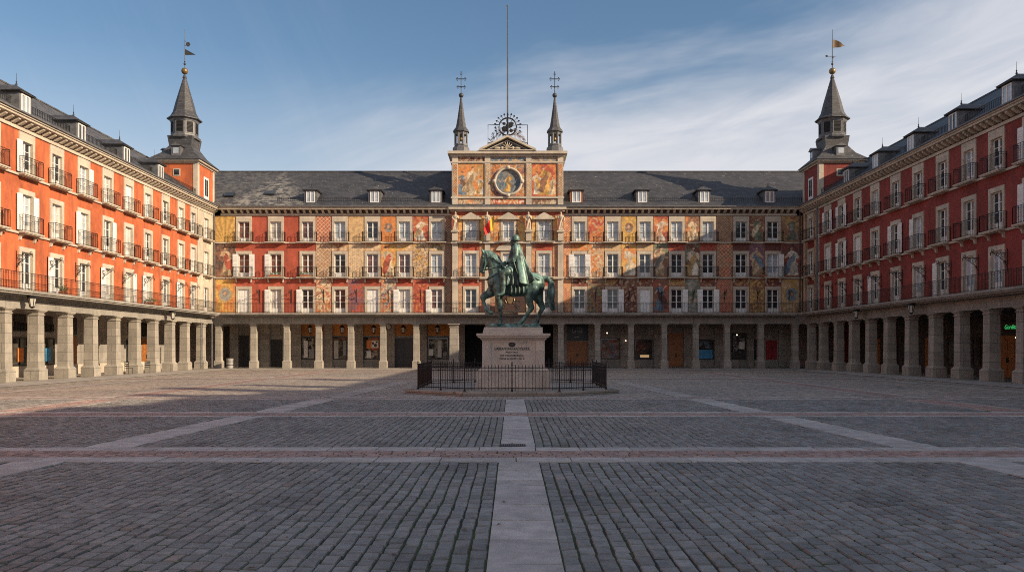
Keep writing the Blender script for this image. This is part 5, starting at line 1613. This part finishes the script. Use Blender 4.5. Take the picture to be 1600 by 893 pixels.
# skirts of the coat and saddle cloth, draped over the flanks
def skirt(a0, a1, z0, z1, yb0, yb1, nf, name, thick=.03, flare=0):
    for s in (-1, 1):
        V = []; F = []; nx, nz_ = 36, 10
        for j in range(nz_ + 1):
            t = j / nz_
            for i in range(nx + 1):
                q = i / nx
                fo = (.012 + .04 * t) * math.sin(q * nf * 2 * pi)
                V.append((Xs(a0 + (a1 - a0) * q + flare * t * (q - .3)), s * (yb0 + (yb1 - yb0) * math.sin(t * pi / 2) + fo), Zs(z0 + (z1 - z0) * t + 5 * t * math.sin(q * nf * 2 * pi + 1))))
        M0 = len(V); V += [(x, y - s * thick, z) for x, y, z in V]
        for j in range(nz_):
            for i in range(nx):
                a = j * (nx + 1) + i; f = (a, a + 1, a + nx + 2, a + nx + 1)
                F += [f, tuple(M0 + w for w in f[::-1])]
        for i in range(nx): a = nz_ * (nx + 1) + i; F.append((a, a + 1, M0 + a + 1, M0 + a))
        for j in range(nz_):
            for e in (0, nx): a = j * (nx + 1) + e; F.append((a, a + nx + 1, M0 + a + nx + 1, M0 + a))
        m = MB(); m.add(V, F); m.build(name, 'bronze', st, smooth=True)
skirt(300, 400, 380, 508, .36, .60, 3, 'coat_skirt', flare=40)
skirt(335, 440, 395, 578, .46, .56, 4, 'saddle_cloth', flare=26)
# tack: reins, breast strap, stirrup leather, sword, bit
m = MB()
for s in (-1, 1):
    m.tube([(Xs(104), s * .12, Zs(376)), (Xs(170), s * .24, Zs(362)), (Xs(230), s * .30, Zs(352)), (Xs(292), s * .26, Zs(318))], .02, 6)
    m.tube([(Xs(124), s * .155, Zs(248)), (Xs(128), s * .165, Zs(300)), (Xs(106), s * .14, Zs(372))], .018, 6)
    m.tube([(Xs(130), s * .02, Zs(455)), (Xs(160), s * .3, Zs(440)), (Xs(215), s * .42, Zs(415)), (Xs(280), s * .42, Zs(385))], .03, 6)
    m.tube([(Xs(96), s * .02, Zs(338)), (Xs(104), s * .13, Zs(340)), (Xs(128), s * .15, Zs(332))], .016, 6)
    m.tube([(Xs(480), s * .42, Zs(420)), (Xs(560), s * .42, Zs(460)), (Xs(602), s * .1, Zs(490))], .025, 6)
m.build('bridle', 'bronze', st, smooth=True)
m = MB(); m.tube([(Xs(352), -.56, Zs(290)), (Xs(362), -.60, Zs(340)), (Xs(385), -.66, Zs(420))], .028, 6); m.tube([(Xs(340), -.56, Zs(318)), (Xs(374), -.60, Zs(312))], .022, 6); m.build('sword', 'bronze', st, smooth=True)
m = MB(); m.tube([(Xs(268), -.40, Zs(322)), (Xs(322), -.44, Zs(300))], .022, 6); m.build('baton', 'bronze', st, smooth=True)
# bronze base with clumps, thin support under raised hoof
m = MB(); m.box(Xs(155), Xs(575), -.5, .5, 2.78, 2.86); rr = random.Random(6)
for i in range(80): m.sphere((Xs(rr.uniform(160, 570)), rr.uniform(-.5, .48), 2.88), (rr.uniform(.06, .16), rr.uniform(.05, .1), rr.uniform(.05, .13)), 8, 6)
m.tube([(Xs(182), yfr, 2.8), (Xs(184), yfr, Zs(730))], .022, 6)
m.box(Xs(300), Xs(336), -.62, -.5, 2.66, 2.84)
blob('base', m, .03, 'bronze', st, smooth=1)

# iron fence
fc = thing('iron_fence', 'black iron railing with spear tips enclosing the monument', 'fence', (0, 36.6, .13))
fo = [(-1.93, 32.1), (1.93, 32.1), (4.03, 33.8), (4.03, 39.5), (1.93, 41.1), (-1.93, 41.1), (-4.03, 39.5), (-4.03, 33.8)]
def fence_panel(a, b_):
    m = MB(); a = Vector((a[0], a[1] - 36.6, 0)); b2 = Vector((b_[0], b_[1] - 36.6, 0)); d = b2 - a; n = max(3, round(d.length / .135))
    for z, r_ in ((.14, .02), (.98, .02), (.86, .014)): m.tube([a + Vector((0, 0, z)), b2 + Vector((0, 0, z))], r_, 4)
    for i in range(1, n):
        p = a + d * (i / n)
        m.lathe([(.010, .06), (.010, 1.0), (.022, 1.02), (.004, 1.12)], p.x, p.y, 5)
    m.build('fence_panel', 'iron', fc)
def fence_post(p):
    m = MB(); m.lathe([(.045, 0), (.045, .08), (.024, .12), (.024, 1.06), (.04, 1.08), (.04, 1.1), (.015, 1.13), (.034, 1.17), (.002, 1.24)], p[0], p[1] - 36.6, 8); m.build('fence_post', 'iron', fc)
for a, b_ in zip(fo, fo[1:] + fo[:1]):
    L_ = math.dist(a, b_); n = 2 if L_ > 2.5 else 2
    n = 2 if L_ < 5 else 3
    for i in range(n):
        p = [a[j] + (b_[j] - a[j]) * i / n for j in range(2)]; q = [a[j] + (b_[j] - a[j]) * (i + 1) / n for j in range(2)]
        fence_panel(p, q); fence_post(p)

# ------------------------------------------------------------------ small street things
# bin by the left corner pillar
t_ = thing('litter_bin', 'grey cylindrical litter bin beside the left corner pillar of the far arcade', 'bin', (ux(357) * .985, 73.2, 0))
m = MB(); m.lathe([(.26, .0), (.30, .05), (.31, .85), (.33, .87), (.33, .93), (.26, .94), (.24, .8)], n=20); m.build('body', 'grey_bin', t_, smooth=False)
m = MB(); m.lathe([(.315, .3), (.315, .36)], n=20); m.lathe([(.318, .62), (.318, .68)], n=20); m.build('hoops', 'iron_grey', t_)
# drain grate on the central strip
t_ = thing('drain_grate', 'dark slotted drain grate set in the pale central paving strip', 'drain', (.02, 15.50, .004))
m = MB(); m.box(-.245, .245, -.15, -.12, 0, .012); m.box(-.245, .245, .12, .15, 0, .012); m.box(-.245, -.225, -.12, .12, 0, .012); m.box(.225, .245, -.12, .12, 0, .012); m.build('frame', 'iron_grey', t_)
m = MB()
for i in range(12): x = -.205 + i * .0373; m.box(x - .008, x + .008, -.12, .12, .001, .011)
m.build('bars', 'lead', t_)
m = MB(); m.box(-.225, .225, -.12, .12, .0, .002); m.build('pit', 'dark', t_)
# dry leaves and crumbs lying on the paving
m = MB(); rr = random.Random(21)
for i in range(90):
    y = 5.5 + 14 * rr.random() ** 1.6; x = rr.uniform(-.62, .62) * y; a = rr.uniform(0, 6.3); l_ = rr.uniform(.015, .045); w_ = l_ * rr.uniform(.3, .6)
    ca_, sa_ = math.cos(a) * l_, math.sin(a) * l_; cx_, sx_ = -math.sin(a) * w_, math.cos(a) * w_
    m.quad((x - ca_, y - sa_, .010), (x + cx_, y + sx_, .018), (x + ca_, y + sa_, .011), (x - cx_, y - sx_, .022))
o = m.build('fallen_leaves', plain('dry_leaf', (.13, .09, .05), .8, .6, 9)); o['kind'] = 'stuff'
# potted plants on balconies
def plant(loc, label, w=.9, seed=1, cl='leaf'):
    t_ = thing('potted_plant', label, 'plant', loc, 0, 'plants on the balconies'); r = random.Random(seed)
    m = MB(); m.box(-w / 2, w / 2, -.11, .11, 0, .18); m.build('planter', 'terracotta', t_)
    m = MB()
    for i in range(130):
        p = Vector((r.uniform(-w / 2, w / 2), r.uniform(-.14, .14), .2 + abs(r.gauss(0, .14)))); d = Vector((r.gauss(0, 1), r.gauss(0, 1), r.gauss(.3, 1))).normalized(); e = d.orthogonal().normalized() * .03
        m.quad(p - e, p + d * .06 - e * .3, p + d * .12, p + e + d * .05)
    m.build('foliage', cl, t_)
plant((WL_[1], 73.62, ZF[1]), 'leafy plants in a planter on the second-floor balcony by the red wall', 1.1, 1)
plant((WL_[2] - .1, 73.62, ZF[1]), 'sparse flowers in a planter on the balcony left of the diamond-patterned panel', 1.0, 2)
plant((WR_[6] - 1.0, 73.62, ZF[1]), 'small pot of red flowers on the last balcony before the right corner', .4, 3, 'terracotta')
plant((-27.4, 59.8, ZF[0]), 'bushy green plant on the long balcony of the sunlit building', .8, 4)
plant((-27.4, 48.2, ZF[0]), 'small green plant on the long balcony of the sunlit building, nearest the left edge', .5, 5)
# downpipes (parts of the buildings)
m = MB(); m.tube([(UL(73.3), -.12, .1), (UL(73.3), -.12, 4.1)], .07, 8); m.tube([(UL(70.2), -.35, .1), (UL(70.2), -.35, 4.1)], .06, 8); m.tube([(UL(73.75), -.15, 5.2), (UL(73.75), -.15, 14.7)], .06, 8); m.build('downpipe', 'lead', wl)
m = MB(); m.tube([(26.95, -.15, 5.2), (26.95, -.15, 14.8)], .06, 8); m.build('downpipe', 'iron_grey', cb_)
m = MB(); m.tube([(-70.3, -.2, 5.2), (-70.3, -.2, 14.8)], .07, 8); m.build('downpipe', 'lead', wr)
# cafe chairs left out beside the sunlit pillars
def chair(loc, rot, label):
    t_ = thing('cafe_chair', label, 'chair', loc, rot, 'chairs by the sunlit arcade')
    m = MB(); m.box(-.2, .2, -.2, .2, .43, .46); m.build('seat', 'black_board', t_)
    m = MB()
    for i in range(3): m.box(-.2, .2, .19, .21, .55 + i * .13, .63 + i * .13)
    m.build('backrest', 'black_board', t_)
    for x in (-.18, .18):
        for y, h in ((-.18, .44), (.2, .95)):
            l_ = MB(); l_.tube([(x, y, 0), (x, y, h)], .015, 5); l_.build('leg', 'iron', t_)
chair((-28.05, 57.75, 0), 1.2, 'black cafe chair beside a sunlit pillar, in front of the orange door')
chair((-28.1, 60.8, 0), .4, 'black cafe chair between two sunlit pillars, the farther of the pair')
